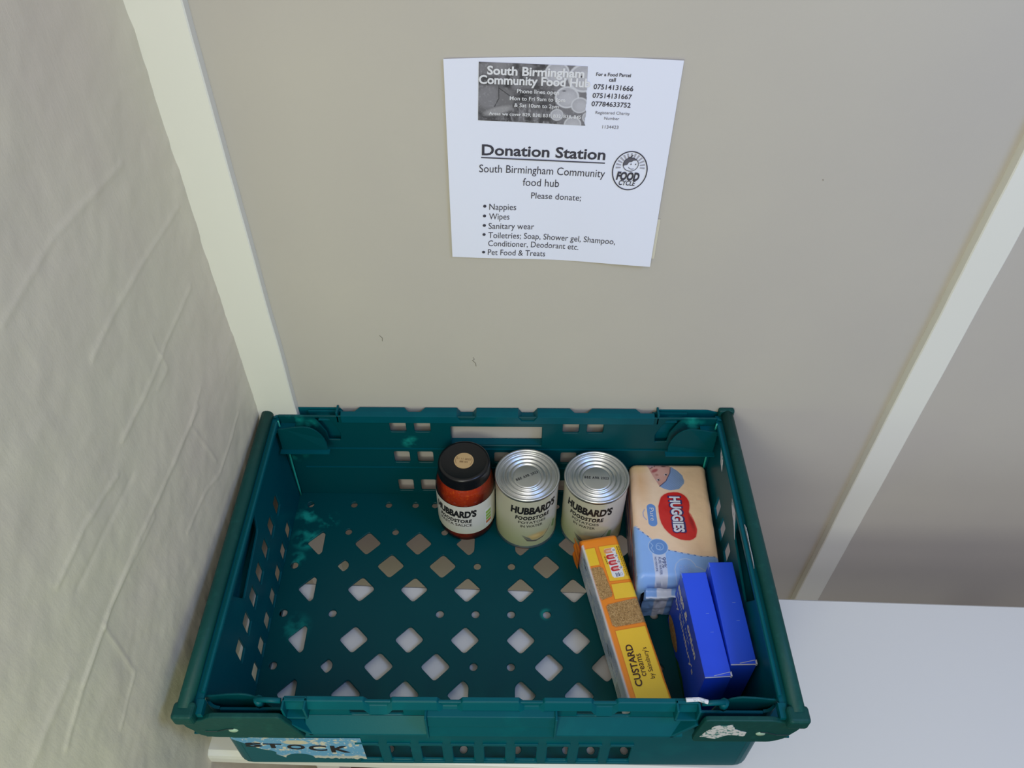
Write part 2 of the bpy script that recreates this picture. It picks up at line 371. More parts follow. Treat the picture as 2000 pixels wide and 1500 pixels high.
for x in (-0.28, 0.62, 1.2):
    V, F = box(x, x + 0.035, -0.26 + rot * (x + .26), -0.225 + rot * (x + .26), -ZO, LT - 0.0235); bevel(mk('leg', V, F, M_GLOSS, led), 0.002)

# ================================================================== CRATE
cr = empty('crate', (0, -0.2, LT), 'large teal plastic supermarket crate holding the food, on the white ledge', 'crate')
FZ = -0.168
# floor panel with holes
fo = rpoly([(-0.2835, -0.0125), (-0.2835, -0.380), (0.2835, -0.380), (0.2835, -0.0125)], 0.018, 5); loops = [[(-0.2835, -0.0125)] + [q for q in fo if q[1] < -0.1] + [(0.2835, -0.0125)]]
xc = -0.0035; yc = -0.2; p = 0.0345; s = 0.0185
def both(xs_): return sorted(set([round(v, 5) for x in xs_ for v in (x, -x)]))
for k in (-3, -2, -1, 0, 1, 2, 3):
    y = yc + p * k - 0.0005
    if k in (-1, 1):                       # full rows
        for x in both([0.0345, 0.1030, 0.1715]): loops.append(diamond(xc + x, y, s))
    if k == 3 or k == -3:
        for x in both([0.1030, 0.1715]): loops.append(diamond(xc + x, y, s))
        loops.append(diamond(xc - 0.0345, y, s, clipx=0.007)); loops.append(diamond(xc + 0.0345, y, s, clipx=-0.007))
    if k in (-3, -1, 1, 3):
        loops.append(diamond(xc - 0.2350, y, s, clipx=0.004)); loops.append(diamond(xc + 0.2350, y, s, clipx=-0.004))
    if k in (-2, 2):
        for x in both([0.0685, 0.1370]): loops.append(diamond(xc + x, y, s))
        for x in both([0.0225, 0.2640]): loops.append(circ(xc + x, y, 0.0050))
        loops.append(diamond(xc - 0.1985, y, 0.0095, 0.004, clipx=0.006)); loops.append(diamond(xc + 0.1985, y, 0.0095, 0.004, clipx=-0.006))
    if k == 0:
        for x in both([0.0225, 0.0675, 0.2030, 0.2650]): loops.append(circ(xc + x, y, 0.0052))
for y in (-0.0343, -0.3657):
    for x in both([0.2595, 0.1985, 0.1500, 0.1125, 0.0850, 0.0300]): loops.append(circ(xc + x, y, 0.0046))
for y in (-0.0790, -0.3210):
    for x in both([0.2000, 0.1360, 0.0690]): loops.append(circ(xc + x, y, 0.0046))
V, F = plate(loops, 0.0035, lambda a, b, t: (a, b, FZ - 0.00175 + t), 0.0007)
mk('floor_panel', V, F, M_TEALF, cr)
# skirt under the floor that touches the ledge
ring = rpoly([(-0.276, -0.022), (-0.276, -0.376), (0.276, -0.376), (0.276, -0.022)], 0.02, 5)
ri = [(a * 0.985, -0.2 + (b + 0.2) * 0.98) for a, b in ring]
n = len(ring); V = [(a, b, z) for z in (LT, FZ - 0.003) for a, b in ring] + [(a, b, z) for z in (LT, FZ - 0.003) for a, b in ri]
F = [(i, (i + 1) % n, n + (i + 1) % n, n + i) for i in range(n)] + [(2 * n + i, 3 * n + i, 3 * n + (i + 1) % n, 2 * n + (i + 1) % n) for i in range(n)] + [(i, 2 * n + i, 2 * n + (i + 1) % n, (i + 1) % n) for i in range(n)]
mk('base_rim', V, F, M_TEAL, cr)
# corner quarter-rounds
for sx in (-1, 1):
    for sy, yw in ((1, -0.0125), (-1, -0.3805)):
        r = 0.005 if sy > 0 else 0.018; cxr = sx * (0.2850 - r); cyr = yw - sy * r
        V = []
        for rr in (r, r - 0.003):
            for z in (FZ, -0.004 if sy > 0 else -0.024):
                for k in range(7):
                    a = PI / 2 * k / 6; V.append((cxr + sx * rr * math.cos(a), cyr + sy * rr * math.sin(a), z))
        F = [(k, k + 1, 8 + k, 7 + k) for k in range(6)] + [(14 + k, 21 + k, 22 + k, 15 + k) for k in range(6)] + [(7 + k, 8 + k, 22 + k, 21 + k) for k in range(6)]
        mk('corner_wall', V, F, M_TEAL, cr, smooth=False)
# back and front panels
def side_loops(front):
    xe = 0.267 if front else 0.280; L = [rpoly([(-xe, -0.003), (-xe, FZ), (xe, FZ), (xe, -0.003)], 0.001)]
    if front: L = [rpoly([(-0.200, -0.003), (-0.202, -0.024), (-xe, -0.024), (-xe, FZ), (xe, FZ), (xe, -0.024), (0.202, -0.024), (0.200, -0.003)], 0.001)]
    dx = -0.0015
    for i, zc in enumerate((-0.0225, -0.0850, -0.1475)):
        for x in (-0.1275, -0.0960, 0.0960, 0.1275):
            if front and i > 0: continue
            hh = 0.0105 + 0.001 * i
            if front and i == 0: L.append(rect(x - 0.0105 + dx, x + 0.0105 + dx, -0.034, -0.0165)); continue
            L.append(rect(x - 0.0105 + dx, x + 0.0105 + dx, zc - hh, zc + hh))
    if front:
        for k in range(-4, 5): L.append(rect(0.002 + 0.0337 * k - 0.0112, 0.002 + 0.0337 * k + 0.0112, -0.157, -0.117, 0.0035))
    else:
        L.append(rect(-0.0615, 0.0575, -0.0595, -0.0220, 0.0015))
        sl = [(0.2175, -0.006), (0.2138, -0.012), (0.2080, -0.026), (0.2049, -0.0362), (0.2062, -0.0497), (0.2215, -0.0490), (0.2225, -0.0339), (0.2265, -0.0242), (0.2300, -0.0162), (0.2350, -0.0070)]
        for sx in (-1, 1): L.append(rpoly([(sx * a, b) for a, b in sl], 0.0015, 2))
        for x in (-0.0400, -0.0100, 0.0200): L.append(rect(x - 0.010, x + 0.010, -0.158, -0.137))
        for x in (-0.0400, 0.0050, 0.0500): L.append(rect(x - 0.010, x + 0.010, -0.096, -0.074))
    return L
V, F = plate(side_loops(False), 0.003, lambda a, b, t: (a, -0.0135 + t, b), 0.0007)
mk('back_panel', V, F, M_TEALF, cr)
V, F = plate(side_loops(True), 0.003, lambda a, b, t: (a, -0.3795 + t, b), 0.0007)
mk('front_panel', V, F, M_TEAL, cr)
V, F = join(box(-0.063, 0.059, -0.0120, -0.0015, -0.0635, -0.0600), box(-0.064, -0.061, -0.012, -0.0015, -0.0635, -0.018), box(0.058, 0.061, -0.012, -0.0015, -0.0635, -0.018))
for sx in (-1, 1):
    v_, f_ = box(*sorted((sx * 0.1990, sx * 0.2430)), -0.0050, -0.0035, -0.0800, -0.0040); mk('slot_back', v_, f_, M_TEAL, cr)
bevel(mk('hand_grip', V, F, M_TEAL, cr), 0.0006)
V, F = join(box(-0.24, 0.24, -0.0165, -0.0148, -0.0670, -0.0655), box(-0.262, 0.262, -0.0163, -0.0148, -0.107, -0.1058))
mk('rib', V, F, M_TEAL, cr)
# end panels
for sx in (-1, 1):
    L = [rpoly([(-0.0175, -0.010), (-0.362, -0.010), (-0.362, FZ), (-0.0175, FZ)], 0.001)]
    for k in range(7):
        for yc_, zc_, hh in ((-0.0915 - 0.0328 * k, -0.0895, 1.0), (-0.0874 - 0.0329 * k, -0.1535, 0.88)):
            L.append(rpoly([(yc_ + 0.0088, zc_ + 0.0140 * hh), (yc_ + 0.0088, zc_ - 0.0118 * hh), (yc_ - 0.0088, zc_ - 0.0140 * hh), (yc_ - 0.0076, zc_ + 0.0145 * hh)], 0.0015, 2))
    L.append(rpoly([(-0.081, -0.014), (-0.087, -0.020), (-0.093, -0.014), (-0.087, -0.008)], 0.001, 2))
    L.append(rpoly([(-0.144, -0.018), (-0.260, -0.018), (-0.240, -0.062), (-0.156, -0.050)], 0.004))
    V, F = plate(L, 0.003, lambda a, b, t: (sx * (0.2870 + t - 0.0048 * min(1, max(0, -b / 0.168))), a, b), 0.0007)
    ep = mk('end_panel', V, F, M_TEAL, cr)
    V, F = join(box(*sorted((sx * 0.2985, sx * 0.2965)), -0.264, -0.140, -0.070, -0.010), box(*sorted((sx * 0.2975, sx * 0.286)), -0.264, -0.140, -0.0715, -0.069),
                box(*sorted((sx * 0.2975, sx * 0.286)), -0.266, -0.264, -0.07, -0.01), box(*sorted((sx * 0.2975, sx * 0.286)), -0.140, -0.138, -0.07, -0.01))
    mk('hand_recess', V, F, M_TEAL, ep)
    # ridge between bar and panel
    V, F = tube([(sx * 0.2800, -0.026, -0.0045), (sx * 0.2800, -0.372, -0.0045)], 0.0022, 8)
    mk('rib', V, F, M_TEAL, ep)
    V, F = box(*sorted((sx * 0.2985, sx * 0.279)), -0.388, -0.006, -0.0125, -0.0070)
    bevel(mk('end_rim', V, F, M_TEAL, cr), 0.001)
# bale arms: rounded bars lying along the short sides with end blocks
for sx in (-1, 1):
    x = sx * 0.2935
    V, F = tube([(x, -0.004, -0.0035), (x, -0.12, -0.0030), (x, -0.27, -0.0030), (x, -0.390, -0.0035)], 0.0076, 14, ry=0.0068)
    arm = mk('bale_arm', V, F, M_TEALW, cr, smooth=True)
    V, F = join(box(*sorted((sx * 0.2825, sx * 0.3035)), -0.4000, -0.3830, -0.016, 0.0015)); bevel(mk('end_cap', V, F, M_TEALW, arm), 0.0035, 3)
    V, F = join(box(*sorted((sx * 0.2825, sx * 0.3030)), -0.0080, 0.0, -0.012, 0.0035)); bevel(mk('end_cap', V, F, M_TEALW, arm), 0.0030, 3)

# rims with notches on the long sides
def rim(name, prof_fn, notches, x0=-0.2, x1=0.2, material=M_TEAL):
    """prof_fn(d, x) -> list of (y,z); notches = [(x0,x1,slope)]"""
    xs_ = {x0, x1}
    for a, b, sl in notches: xs_ |= {a - sl, a, b, b + sl}
    xs_ = sorted(v for v in xs_ if x0 <= v <= x1)
    def dep(x):
        for a, b, sl in notches:
            if a - 1e-6 <= x <= b + 1e-6: return 1.0
            if a - sl < x - 1e-6 and x < a: return (x - a + sl) / sl
            if b < x and x + 1e-6 < b + sl: return (b + sl - x) / sl
        return 0.0
    V = []; n = None
    for x in xs_:
        pr = prof_fn(dep(x), x); n = len(pr); V += [(x, y, z) for y, z in pr]
    F = [(i * n + k, i * n + (k + 1) % n, (i + 1) * n + (k + 1) % n, (i + 1) * n + k) for i in range(len(xs_) - 1) for k in range(n)]
    F += [tuple(range(n))[::-1], tuple(range(n * (len(xs_) - 1), n * len(xs_)))]
    return bevel(mk(name, V, F, material, cr), 0.0011, 2)
def pf(d, x):
    z = -0.0085 * d
    return [(-0.3765, -0.016), (-0.3765, z), (-0.3815, z - 0.0006), (-0.3855 - 0.001 * d, z - 0.0125), (-0.3835 - 0.001 * d, z - 0.0125), (-0.3795, z - 0.0030), (-0.3787, -0.016)]
rim('front_rim', pf, [(-0.0470, -0.0330, 0.0055), (0.0320, 0.0460, 0.0055), (0.1020, 0.1170, 0.0055), (-0.1180, -0.1010, 0.0055)])
# pockets at both ends of the front rim
for sx in (-1, 1):
    a, b = sorted((sx * 0.1775, sx * 0.2005))
    V, F = join(box(a, a + 0.0022, -0.3905, -0.378, -0.021, 0.001), box(b - 0.0022, b, -0.3905, -0.378, -0.021, 0.001), box(a, b, -0.3905, -0.379, -0.0215, -0.0190), box(a, b, -0.3822, -0.3790, -0.020, 0.001))
    bevel(mk('rim_pocket', V, F, M_TEAL, cr), 0.0006)
def pb(d, x):
    z = -0.0080 * d
    return [(-0.0165, -0.014), (-0.0165, z - 0.001), (-0.0085, z), (-0.0020, z), (-0.0005, z - 0.001), (-0.0005, z - 0.012), (-0.0020, z - 0.012), (-0.0030, z - 0.002), (-0.0150, -0.004 + z), (-0.0150, -0.014)]
def pb2(d, x):
    yo = -0.0005 - 0.0075 * d
    return [(-0.0165, -0.014), (-0.0165, -0.001), (-0.0095, 0.0), (yo - 0.0015, 0.0), (yo, -0.001), (yo, -0.012), (yo - 0.0015, -0.012), (yo - 0.0025, -0.002), (-0.0150, -0.004), (-0.0150, -0.014)]
rim('back_rim', lambda d, x: pb(d, x) if abs(x) < 0.07 else pb2(d, x), [(-0.0475, -0.0320, 0.005), (0.0310, 0.0460, 0.005), (-0.1140, -0.0990, 0.006), (0.0985, 0.1150, 0.006), (-0.2000, -0.1830, 0.006), (0.1830, 0.2000, 0.006)])

# slanting band under the front rim, with its hand grip
V, F = [], []
band = [(-0.3812, -0.0345), (-0.3935, -0.0520), (-0.3935, -0.0565), (-0.3812, -0.0585), (-0.3812, -0.0345)]
def band_mesh(x0, x1, e0=0.0, e1=0.0):
    """extruded band, ends sheared at the top by e0 / e1"""
    n = 4; P = band[:4]; V = [(x0 + (e0 if k == 0 else 0), y, z) for k, (y, z) in enumerate(P)] + [(x1 - (e1 if k == 0 else 0), y, z) for k, (y, z) in enumerate(P)]
    return V, [(k, (k + 1) % n, n + (k + 1) % n, n + k) for k in range(n)] + [(0, 1, 2, 3)[::-1], (4, 5, 6, 7)]
for V, F in (band_mesh(-0.185, -0.062), band_mesh(0.0615, 0.190)):
    bevel(mk('front_band', V, F, M_TEAL, cr), 0.0007)
for sx in (-1, 1):                      # raking brackets at the ends of the band
    P = [(sx * 0.1985, -0.022), (sx * 0.176, -0.055), (sx * 0.181, -0.055), (sx * 0.2015, -0.024)]
    if sx < 0: P = P[::-1]
    V, F = prism(P, lambda a, b, t: (a, t, b), -0.3935, -0.381); bevel(mk('bracket', V, F, M_TEAL, cr), 0.0006)
P = [(-0.3810, -0.0130), (-0.3905, -0.0150), (-0.3925, -0.0335), (-0.3905, -0.0345), (-0.3935, -0.0560), (-0.3810, -0.0585)]
n = len(P); V = [(x, y, z) for x in (-0.0625, 0.062) for y, z in P]
F = [(k, (k + 1) % n, n + (k + 1) % n, n + k) for k in range(n)] + [tuple(range(n))[::-1], tuple(range(n, 2 * n))]
V, F = join((V, F), box(-0.0645, -0.0622, -0.3945, -0.381, -0.0590, -0.012), box(0.0617, 0.0640, -0.3945, -0.381, -0.0590, -0.012))
bevel(mk('front_grip', V, F, M_TEAL, cr), 0.0006)
# raised frames round the square holes on the lower front
for k in range(-4, 5):
    xq = 0.002 + 0.0337 * k
    for za, zb in ((-0.1605, -0.1580), (-0.1080, -0.1060)):
        V, F = box(xq - 0.0125, xq + 0.0125, -0.3830, -0.3805, za, zb); bevel(mk('hole_lip', V, F, M_TEAL, cr), 0.0006)

# corner plates outside (four) with rivet, and pockets inside
for sx in (-1, 1):
    for fr in (0, 1):
        if sx < 0: P = [(-0.2020, -0.0075), (-0.2700, -0.0075), (-0.2790, -0.0150), (-0.2980, -0.0190), (-0.2990, -0.0300), (-0.2930, -0.0400), (-0.2910, -0.0480), (-0.2860, -0.0540), (-0.2750, -0.0570), (-0.1850, -0.0590), (-0.1900, -0.0400)]
        else: P = [(-0.2050, -0.0075), (-0.2700, -0.0075), (-0.2800, -0.0110), (-0.2985, -0.0150), (-0.3000, -0.0270), (-0.2940, -0.0420), (-0.2900, -0.0520), (-0.2780, -0.0600), (-0.2000, -0.0600), (-0.2010, -0.0400)]
        P = [(sx * -a if sx > 0 else a, b) for a, b in P]
        P = rpoly(P, 0.004, 2)
        if sx > 0: P = P[::-1]
        y0, y1 = (-0.3955, -0.3900) if fr else (-0.0020, -0.0005)
        if not fr: P = [(a, b + (0.0060 if b > -0.012 else 0.002)) for a, b in P]
        V, F = prism(P, lambda a, b, t: (a, t, b), y0, y1)
        cp = bevel(mk('corner_plate', V, F, M_TEALW if fr else M_TEAL, cr), 0.0012)
        if fr:
            xr = -0.253 if sx < 0 else 0.264
            V, F = lathe([(0, 0.0012), (0.004, 0.0009), (0.0048, 0)], (0, 0, 0), 18)
            V = [(xr + v[0], -0.3955 - v[2], -0.0380 + v[1] * 0.8) for v in V]
            mk('rivet', V, F[:, ::-1], mat('pale_rivet', (150, 178, 160), 0.5), cp, smooth=True)
            # slit drawn as a thin dark strip, its shade put into the colour
            V, F = tube([(xr - sx * -0.028, -0.3953, -0.0400), (xr - sx * -0.016, -0.3953, -0.0400), (xr - sx * -0.006, -0.3953, -0.0345), (xr - sx * 0.001, -0.3953, -0.0335)], 0.0012, 6, ry=0.0006)
            mk('slot', V, F, mat('slot_shadow_plastic', (4, 40, 42), 0.6), cp)
        # web closing the corner outside the shell
        if fr:
            V, F = box(*sorted((sx * 0.2770, sx * 0.2850)), -0.3925, -0.3780, -0.0140, -0.0060); mk('corner_fillet', V, F, M_TEAL, cp)
        V, F = box(*sorted((sx * 0.2990, sx * 0.2600)), *((-0.3905, -0.3600) if fr else (-0.0300, -0.0030)), *((-0.0620, -0.0600) if fr else (-0.0190, -0.0170))); mk('corner_web', V, F, M_TEAL, cp)
        # lower lip of the corner
        ya = -0.3945 if fr else -0.0030
        if fr:
            V, F = box(*sorted((sx * 0.287, sx * 0.205)), -0.3925, -0.3800, -0.0640, -0.0600); bevel(mk('lip', V, F, M_TEAL, cp), 0.001)
            V, F = box(*sorted((sx * 0.264, sx * 0.246)), -0.3910, -0.3800, -0.072, -0.0640); bevel(mk('lug', V, F, M_TEAL, cp), 0.002)
        # inner shell of the corner: quarter-round shield standing in from the wall
        yi = -0.3730 if fr else -0.0270
        d = 1 if fr else -1
        arc = [(0.2450 - 0.0250 * math.sin(PI / 2 * k / 7) * 1.0, -0.0475 + 0.0405 * math.cos(PI / 2 * k / 7)) for k in range(8)]
        shield = [(0.2790, -0.0475), (0.2800, -0.0120), (0.2700, -0.0110), (0.2580, -0.0080)] + arc
        S = [(sx * a, b) for a, b in shield]
        if sx < 0: S = S[::-1]
        V, F = prism(S, lambda a, b, t: (a, t + d * (0.002 if fr else 0.006) * (1 if b < -0.04 else 0.4), b), yi - 0.001, yi + 0.001)
        cs = bevel(mk('corner_shield', V, F, M_TEALF, cr), 0.0006)
        V, F = prism([(sx * 0.2805, -0.0475), (sx * 0.2170, -0.0475), (sx * 0.2170, -0.0492), (sx * 0.2805, -0.0492)][::(1 if sx < 0 else -1)], lambda a, b, t: (a, t, b), *sorted((yi + d * (0.001 if fr else 0.006), yi + d * (-0.003 if fr else 0.013))))
        mk('shelf', V, F, M_TEAL, cs)
        if fr:
            V, F = join(tube([(sx * 0.203, -0.3800, -0.004), (sx * 0.226, -0.3785, -0.0045)], 0.0028, 8), tube([(sx * 0.2255, -0.3785, -0.0045), (sx * 0.2255, -0.3785, -0.016)], 0.0045, 8))
            mk('latch', V, F, M_TEAL, cr, smooth=True)
        else:
            V, F = join(box(*sorted((sx * 0.2300, sx * 0.2060)), -0.0135, -0.0030, -0.0135, -0.0115), box(*sorted((sx * 0.2060, sx * 0.2035)), -0.0150, -0.001, -0.0150, 0.0030))
            bevel(mk('latch', V, F, M_TEAL, cr), 0.0005)
# pale teal lines down the back corners
for sx in (-1, 1):
    V, F = tube([(sx * 0.2790, -0.0210, -0.006), (sx * 0.2795, -0.0200, -0.030), (sx * 0.2780, -0.0170, -0.052), (sx * 0.2785, -0.0185, -0.100), (sx * 0.2790, -0.0185, -0.150), (sx * 0.2790, -0.0190, FZ + 0.001)], 0.0013, 8)
    mk('corner_seam', V, F, M_TEALPALE, cr, smooth=True, label='pale seam in the corner of the crate')

# torn paper on the crate
def scrap(pts, fn, t=0.0004, seed=1):
    rng = random.Random(seed); out = []
    for i in range(len(pts)):
        a = Vector(pts[i - 1]); b = Vector(pts[i])
        for k in range(4):
            q = a.lerp(b, k / 4); out.append((q.x + rng.uniform(-1, 1) * 0.0008, q.y + rng.uniform(-1, 1) * 0.0008))
    return prism(out, fn, 0, t)
xr_ = 0.2850
for i, (P, sd) in enumerate((([(-0.036, -0.018), (-0.044, -0.014), (-0.060, -0.030), (-0.068, -0.044), (-0.055, -0.040), (-0.046, -0.030)], 1),
            ([(-0.118, -0.018), (-0.132, -0.016), (-0.150, -0.038), (-0.164, -0.052), (-0.150, -0.044), (-0.124, -0.034)], 2),
            ([(-0.172, -0.006), (-0.180, -0.002), (-0.226, -0.004), (-0.246, -0.018), (-0.230, -0.026), (-0.196, -0.022)], 3))):
    V, F = scrap(P, lambda a, b, t: (xr_ - t - 0.0005 + 0.0, a, b), seed=sd)
    mk('torn_label', V, F, M_SCRAP, cr, label='torn white label remnant')
V, F = scrap([(0.205, -0.045), (0.212, -0.028), (0.216, -0.018), (0.232, -0.016), (0.236, -0.026), (0.250, -0.034), (0.248, -0.043), (0.232, -0.040), (0.222, -0.050)], lambda a, b, t: (a, -0.3957 - t, b), seed=4)
mk('torn_label', V, F, mat('peeled_paper', (196, 196, 200), 0.9, vary=(220, (70, 120, 118), 0.5, 0.6)), cr, label='peeled pale label remnant')
V, F = tube([(0.1870, -0.379, 0.0015), (0.1990, -0.3785, 0.0020), (0.2080, -0.380, -0.0005)], 0.0022, 8); mk('torn_label', V, F, M_SCRAP, cr)
# blue STOCK sticker on the lower front
nx, nz = 380, 170
Xs, Zs = np.meshgrid(np.linspace(-273, -138, nx), np.linspace(-158, -94, nz), indexing='ij')
cv = Canvas(Xs, Zs, (92, 148, 190))
nz_ = vnoise(Xs, Zs, 0.14, 21, 4); cv.put((nz_ - 0.60) * 9, (196, 190, 176)); cv.put((vnoise(Xs, Zs, 0.5, 4, 2) - 0.74) * 8, (205, 205, 205))
edge = -150 - 0.030 * (Xs + 268) * 1.0 + (vnoise(Xs, Zs * 0, 0.25, 9, 3) - 0.5) * 6
cv.put((edge + 9 - Zs) / 4, (188, 182, 168), 0.85)
cv.put(0.5 + (6 - np.hypot((Xs + 208) / 2.2, Zs + 107)) / 1.5, (190, 182, 160), 0.9)
drop = (Zs < edge) | ((np.hypot((Xs + 210) / 1.2, Zs + 152) < 13)) | ((Xs < -272 + (-100 - Zs) * 0.9)) | ((np.hypot((Xs + 258) / 2.2, Zs + 137) < 11))
keep = ~drop.reshape(-1); Fg = grid_faces(nx, nz); Fg = Fg[keep[Fg].all(1)]
Vg = np.stack([Xs.ravel() / 1000, np.full(Xs.size, -0.3817), Zs.ravel() / 1000], -1)
used = np.unique(Fg); remap = -np.ones(len(Vg), int); remap[used] = np.arange(len(used))
stk = mk('sticker', Vg[used], remap[Fg], M_PRINT, cr, col=cv.C.reshape(-1, 3)[used], label='worn pale blue sticker with black capitals')
its = []
for ch, x0_, x1_, zb, cp_ in (('S', -0.2625, -0.2444, -0.1185, 0.0105), ('T', -0.2433, -0.2238, -0.1215, 0.0115), ('O', -0.2190, -0.2000, -0.1250, 0.0125), ('C', -0.1965, -0.1773, -0.1285, 0.0140), ('K', -0.1734, -0.1530, -0.1330, 0.0175)):
    its.append(((ch, (x0_, zb), (x1_, zb - 0.0006)), dict(cap=cp_, bold=0.03)))
lettering('lettering', its, lambda a, b: (a, -0.3822, b), M_BLACK, stk)

# ================================================================== POSTER
pap = empty('poster', (0.06, 0, 0.345), 'white printed donation notice stuck on the back wall', 'poster')
pc = np.array([(-44.5, 456.4), (166.5, 457.1), (164.8, 233.2), (-46.6, 240.9)]) / 1000
def psurf(x, z, off=0.0):
    u = np.clip((x + 0.0455) / 0.211, 0, 1); v = np.clip((z - 0.235) / 0.222, 0, 1)
    return -0.0010 - 0.0060 * u ** 3 * (1 - v) - 0.0025 * np.clip(u - 0.75, 0, 1) * 4 * v - 0.0012 * (1 - u) ** 4 - 0.0008 * np.sin(u * 9 + v * 3) * (1 - v) - off
nu, nv = 46, 46
U, W = np.meshgrid(np.linspace(0, 1, nu), np.linspace(0, 1, nv), indexing='ij')
def bil(u, v):
    return (pc[3] * (1 - u)[..., None] * (1 - v)[..., None] + pc[2] * u[..., None] * (1 - v)[..., None] + pc[0] * (1 - u)[..., None] * v[..., None] + pc[1] * u[..., None] * v[..., None])
XZ = bil(U, W)
XZ[..., 1] += 0.0018 * np.sin(U * PI) * (W > 0.99)
X_, Z_ = XZ[..., 0], XZ[..., 1]
Vf = np.stack([X_, psurf(X_, Z_), Z_], -1).reshape(-1, 3); Vb = Vf + np.array([0, 0.0003, 0])
Fg = grid_faces(nu, nv); m_ = nu * nv
edge_i = [i * nv for i in range(nu)] + [(nu - 1) * nv + j for j in range(1, nv)] + [i * nv + nv - 1 for i in range(nu - 2, -1, -1)] + [j for j in range(nv - 2, 0, -1)]
F = Fg.tolist() + (Fg[:, ::-1] + m_).tolist() + [(edge_i[k - 1], edge_i[k - 1] + m_, edge_i[k] + m_, edge_i[k]) for k in range(len(edge_i))]
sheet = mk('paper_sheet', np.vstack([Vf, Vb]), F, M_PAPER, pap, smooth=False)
# folded-back tail of the sheet behind it at the lower right
V, F = box(0.100, 0.1690, -0.0018, -0.0012, 0.2400, 0.290); mk('folded_tail', V, F, mat('yellowed_paper', (214, 208, 190), 0.8), pap)
on = lambda off: (lambda a, b: (a, float(psurf(a, b, off)), b))
K = 0.001
def T(s, p0, p1, **k): return ((s, (p0[0] * K, p0[1] * K), (p1[0] * K, p1[1] * K)), k)
lettering('heading', [T('Donation Station', (-12.7, 362.5), (105.9, 358.6), cap=.0112, bold=.022)], on(.0004), M_INK, pap)
a = np.array([(-13.4, 360.4), (106.2, 355.6), (106.2, 354.4), (-13.4, 359.2)]) * K
lettering('underline', [(a, [(3, 2, 1, 0)])], on(.0004), M_INK, pap)
lettering('body_text', [T('South Birmingham Community', (-15.6, 343.8), (107.1, 339.4), cap=.0086), T('food hub', (27.1, 328.4), (62.9, 327.3), cap=.0086),
    T('Please donate;', (35.7, 313.7), (85.7, 312.1), cap=.0072), T('Nappies', (-6.4, 300.5), (20.8, 299.8), cap=.0074), T('Wipes', (-6.8, 289.0), (14.0, 288.4), cap=.0074),
    T('Sanitary wear', (-7.5, 277.3), (39.6, 276.2), cap=.0074), T('Toiletries; Soap, Shower gel, Shampoo,', (-8.0, 266.0), (124.7, 260.4), cap=.0074),
    T('Conditioner, Deodorant etc.', (-8.3, 255.6), (87.0, 251.3), cap=.0074), T('Pet Food & Treats', (-8.8, 244.2), (52.2, 241.6), cap=.0074)]
    + [(np.array(circ(x * K, z * K, .0017, 12)), [tuple(range(12))]) for x, z in [(-10.9, 304.8), (-11.4, 293.2), (-11.8, 281.6), (-12.3, 270.3), (-13.2, 247.7)]], on(.0004), M_INK, pap)
lettering('contact_text', [T('For a Food Parcel', (90.8, 441.9), (121.7, 441.0), bold=.02), T('call', (102.6, 436.7), (108.7, 436.5), bold=.02),
    T('07514131666', (89.3, 429.6), (125.2, 428.0), bold=.015), T('07514131667', (89.0, 421.3), (124.7, 420.2), bold=.015), T('07784633752', (88.7, 413.3), (124.5, 412.2), bold=.015)], on(.0004), M_INK, pap)
lettering('contact_text', [T('Registered Charity', (93.0, 405.6), (124.7, 404.9)), T('Number', (101.5, 400.1), (115.4, 399.6)), T('1134423', (100.5, 391.3), (115.5, 390.9))], on(.0004), M_INKM, pap)
# banner photograph
bq = np.array([(-13.4, 454.1), (82.8, 450.4), (84.8, 393.8), (-15.4, 398.5)])
nu, nv = 400, 240
U, W = np.meshgrid(np.linspace(0, 1, nu), np.linspace(0, 1, nv), indexing='ij')
BX = (bq[3][0] * (1 - U) + bq[2][0] * U) * (1 - W) + (bq[0][0] * (1 - U) + bq[1][0] * U) * W
BZ = (bq[3][1] * (1 - U) + bq[2][1] * U) * (1 - W) + (bq[0][1] * (1 - U) + bq[1][1] * U) * W
cv = Canvas(BX, BZ, (84, 82, 88))
n1 = vnoise(BX, BZ, 0.16, 2, 4); cv.put((n1 - 0.42) * 2.6, (128, 126, 134)); cv.put((0.44 - n1) * 4, (54, 52, 58)); cv.put((vnoise(BX * 1.4, BZ * .5, 0.5, 12, 2) - 0.62) * 3 * (BZ < 412), (156, 154, 162))
cv.ell(-2, 448, 12, 7, (126, 124, 132), 1.5, 0.8); cv.ell(8, 452, 9, 5, (140, 138, 146), 1.5, 0.7)
cv.ell(-1, 418, 18, 15, (104, 102, 108), 1.2); cv.ell(-5, 421, 11, 11, (132, 130, 138), 2.0, 0.8); cv.ell(10, 420, 8, 10, (116, 114, 120), 1.5, 0.9)
cv.line([(4, 432), (4, 420), (0, 412)], 0.8, (60, 58, 64)); cv.line([(4, 430), (12, 424), (17, 420)], 0.8, (64, 62, 68)); cv.ell(3, 408, 13, 3.6, (150, 148, 154), 1.0, 1.0, 0.25)
cv.poly([(56, 453), (84, 451), (86, 394), (60, 396), (55, 418), (53, 440)], (120, 118, 126), 0.8)
for x, z, r in [(56, 444, 11), (80, 439.6, 14), (66, 421.4, 11), (78, 413.9, 8), (57.5, 404.3, 6), (72.5, 395, 8), (87, 402, 6)]:
    cv.ell(x, z, r, r * .95, (206, 206, 216), 0.5); cv.ell(x, z, r * .86, r * .82, (172, 171, 182), 0.5); cv.ell(x + 1, z - 1, r * .6, r * .55, (190, 189, 200), 2.0, 0.7)
cv.put((vnoise(BX, BZ, 0.7, 33, 2) - 0.6) * 1.6, (214, 214, 222), 0.35)
cv.ell(78.5, 441, 1.6, 1.0, (70, 68, 78)); cv.ell(63, 427.5, 1.8, 0.6, (90, 88, 98))
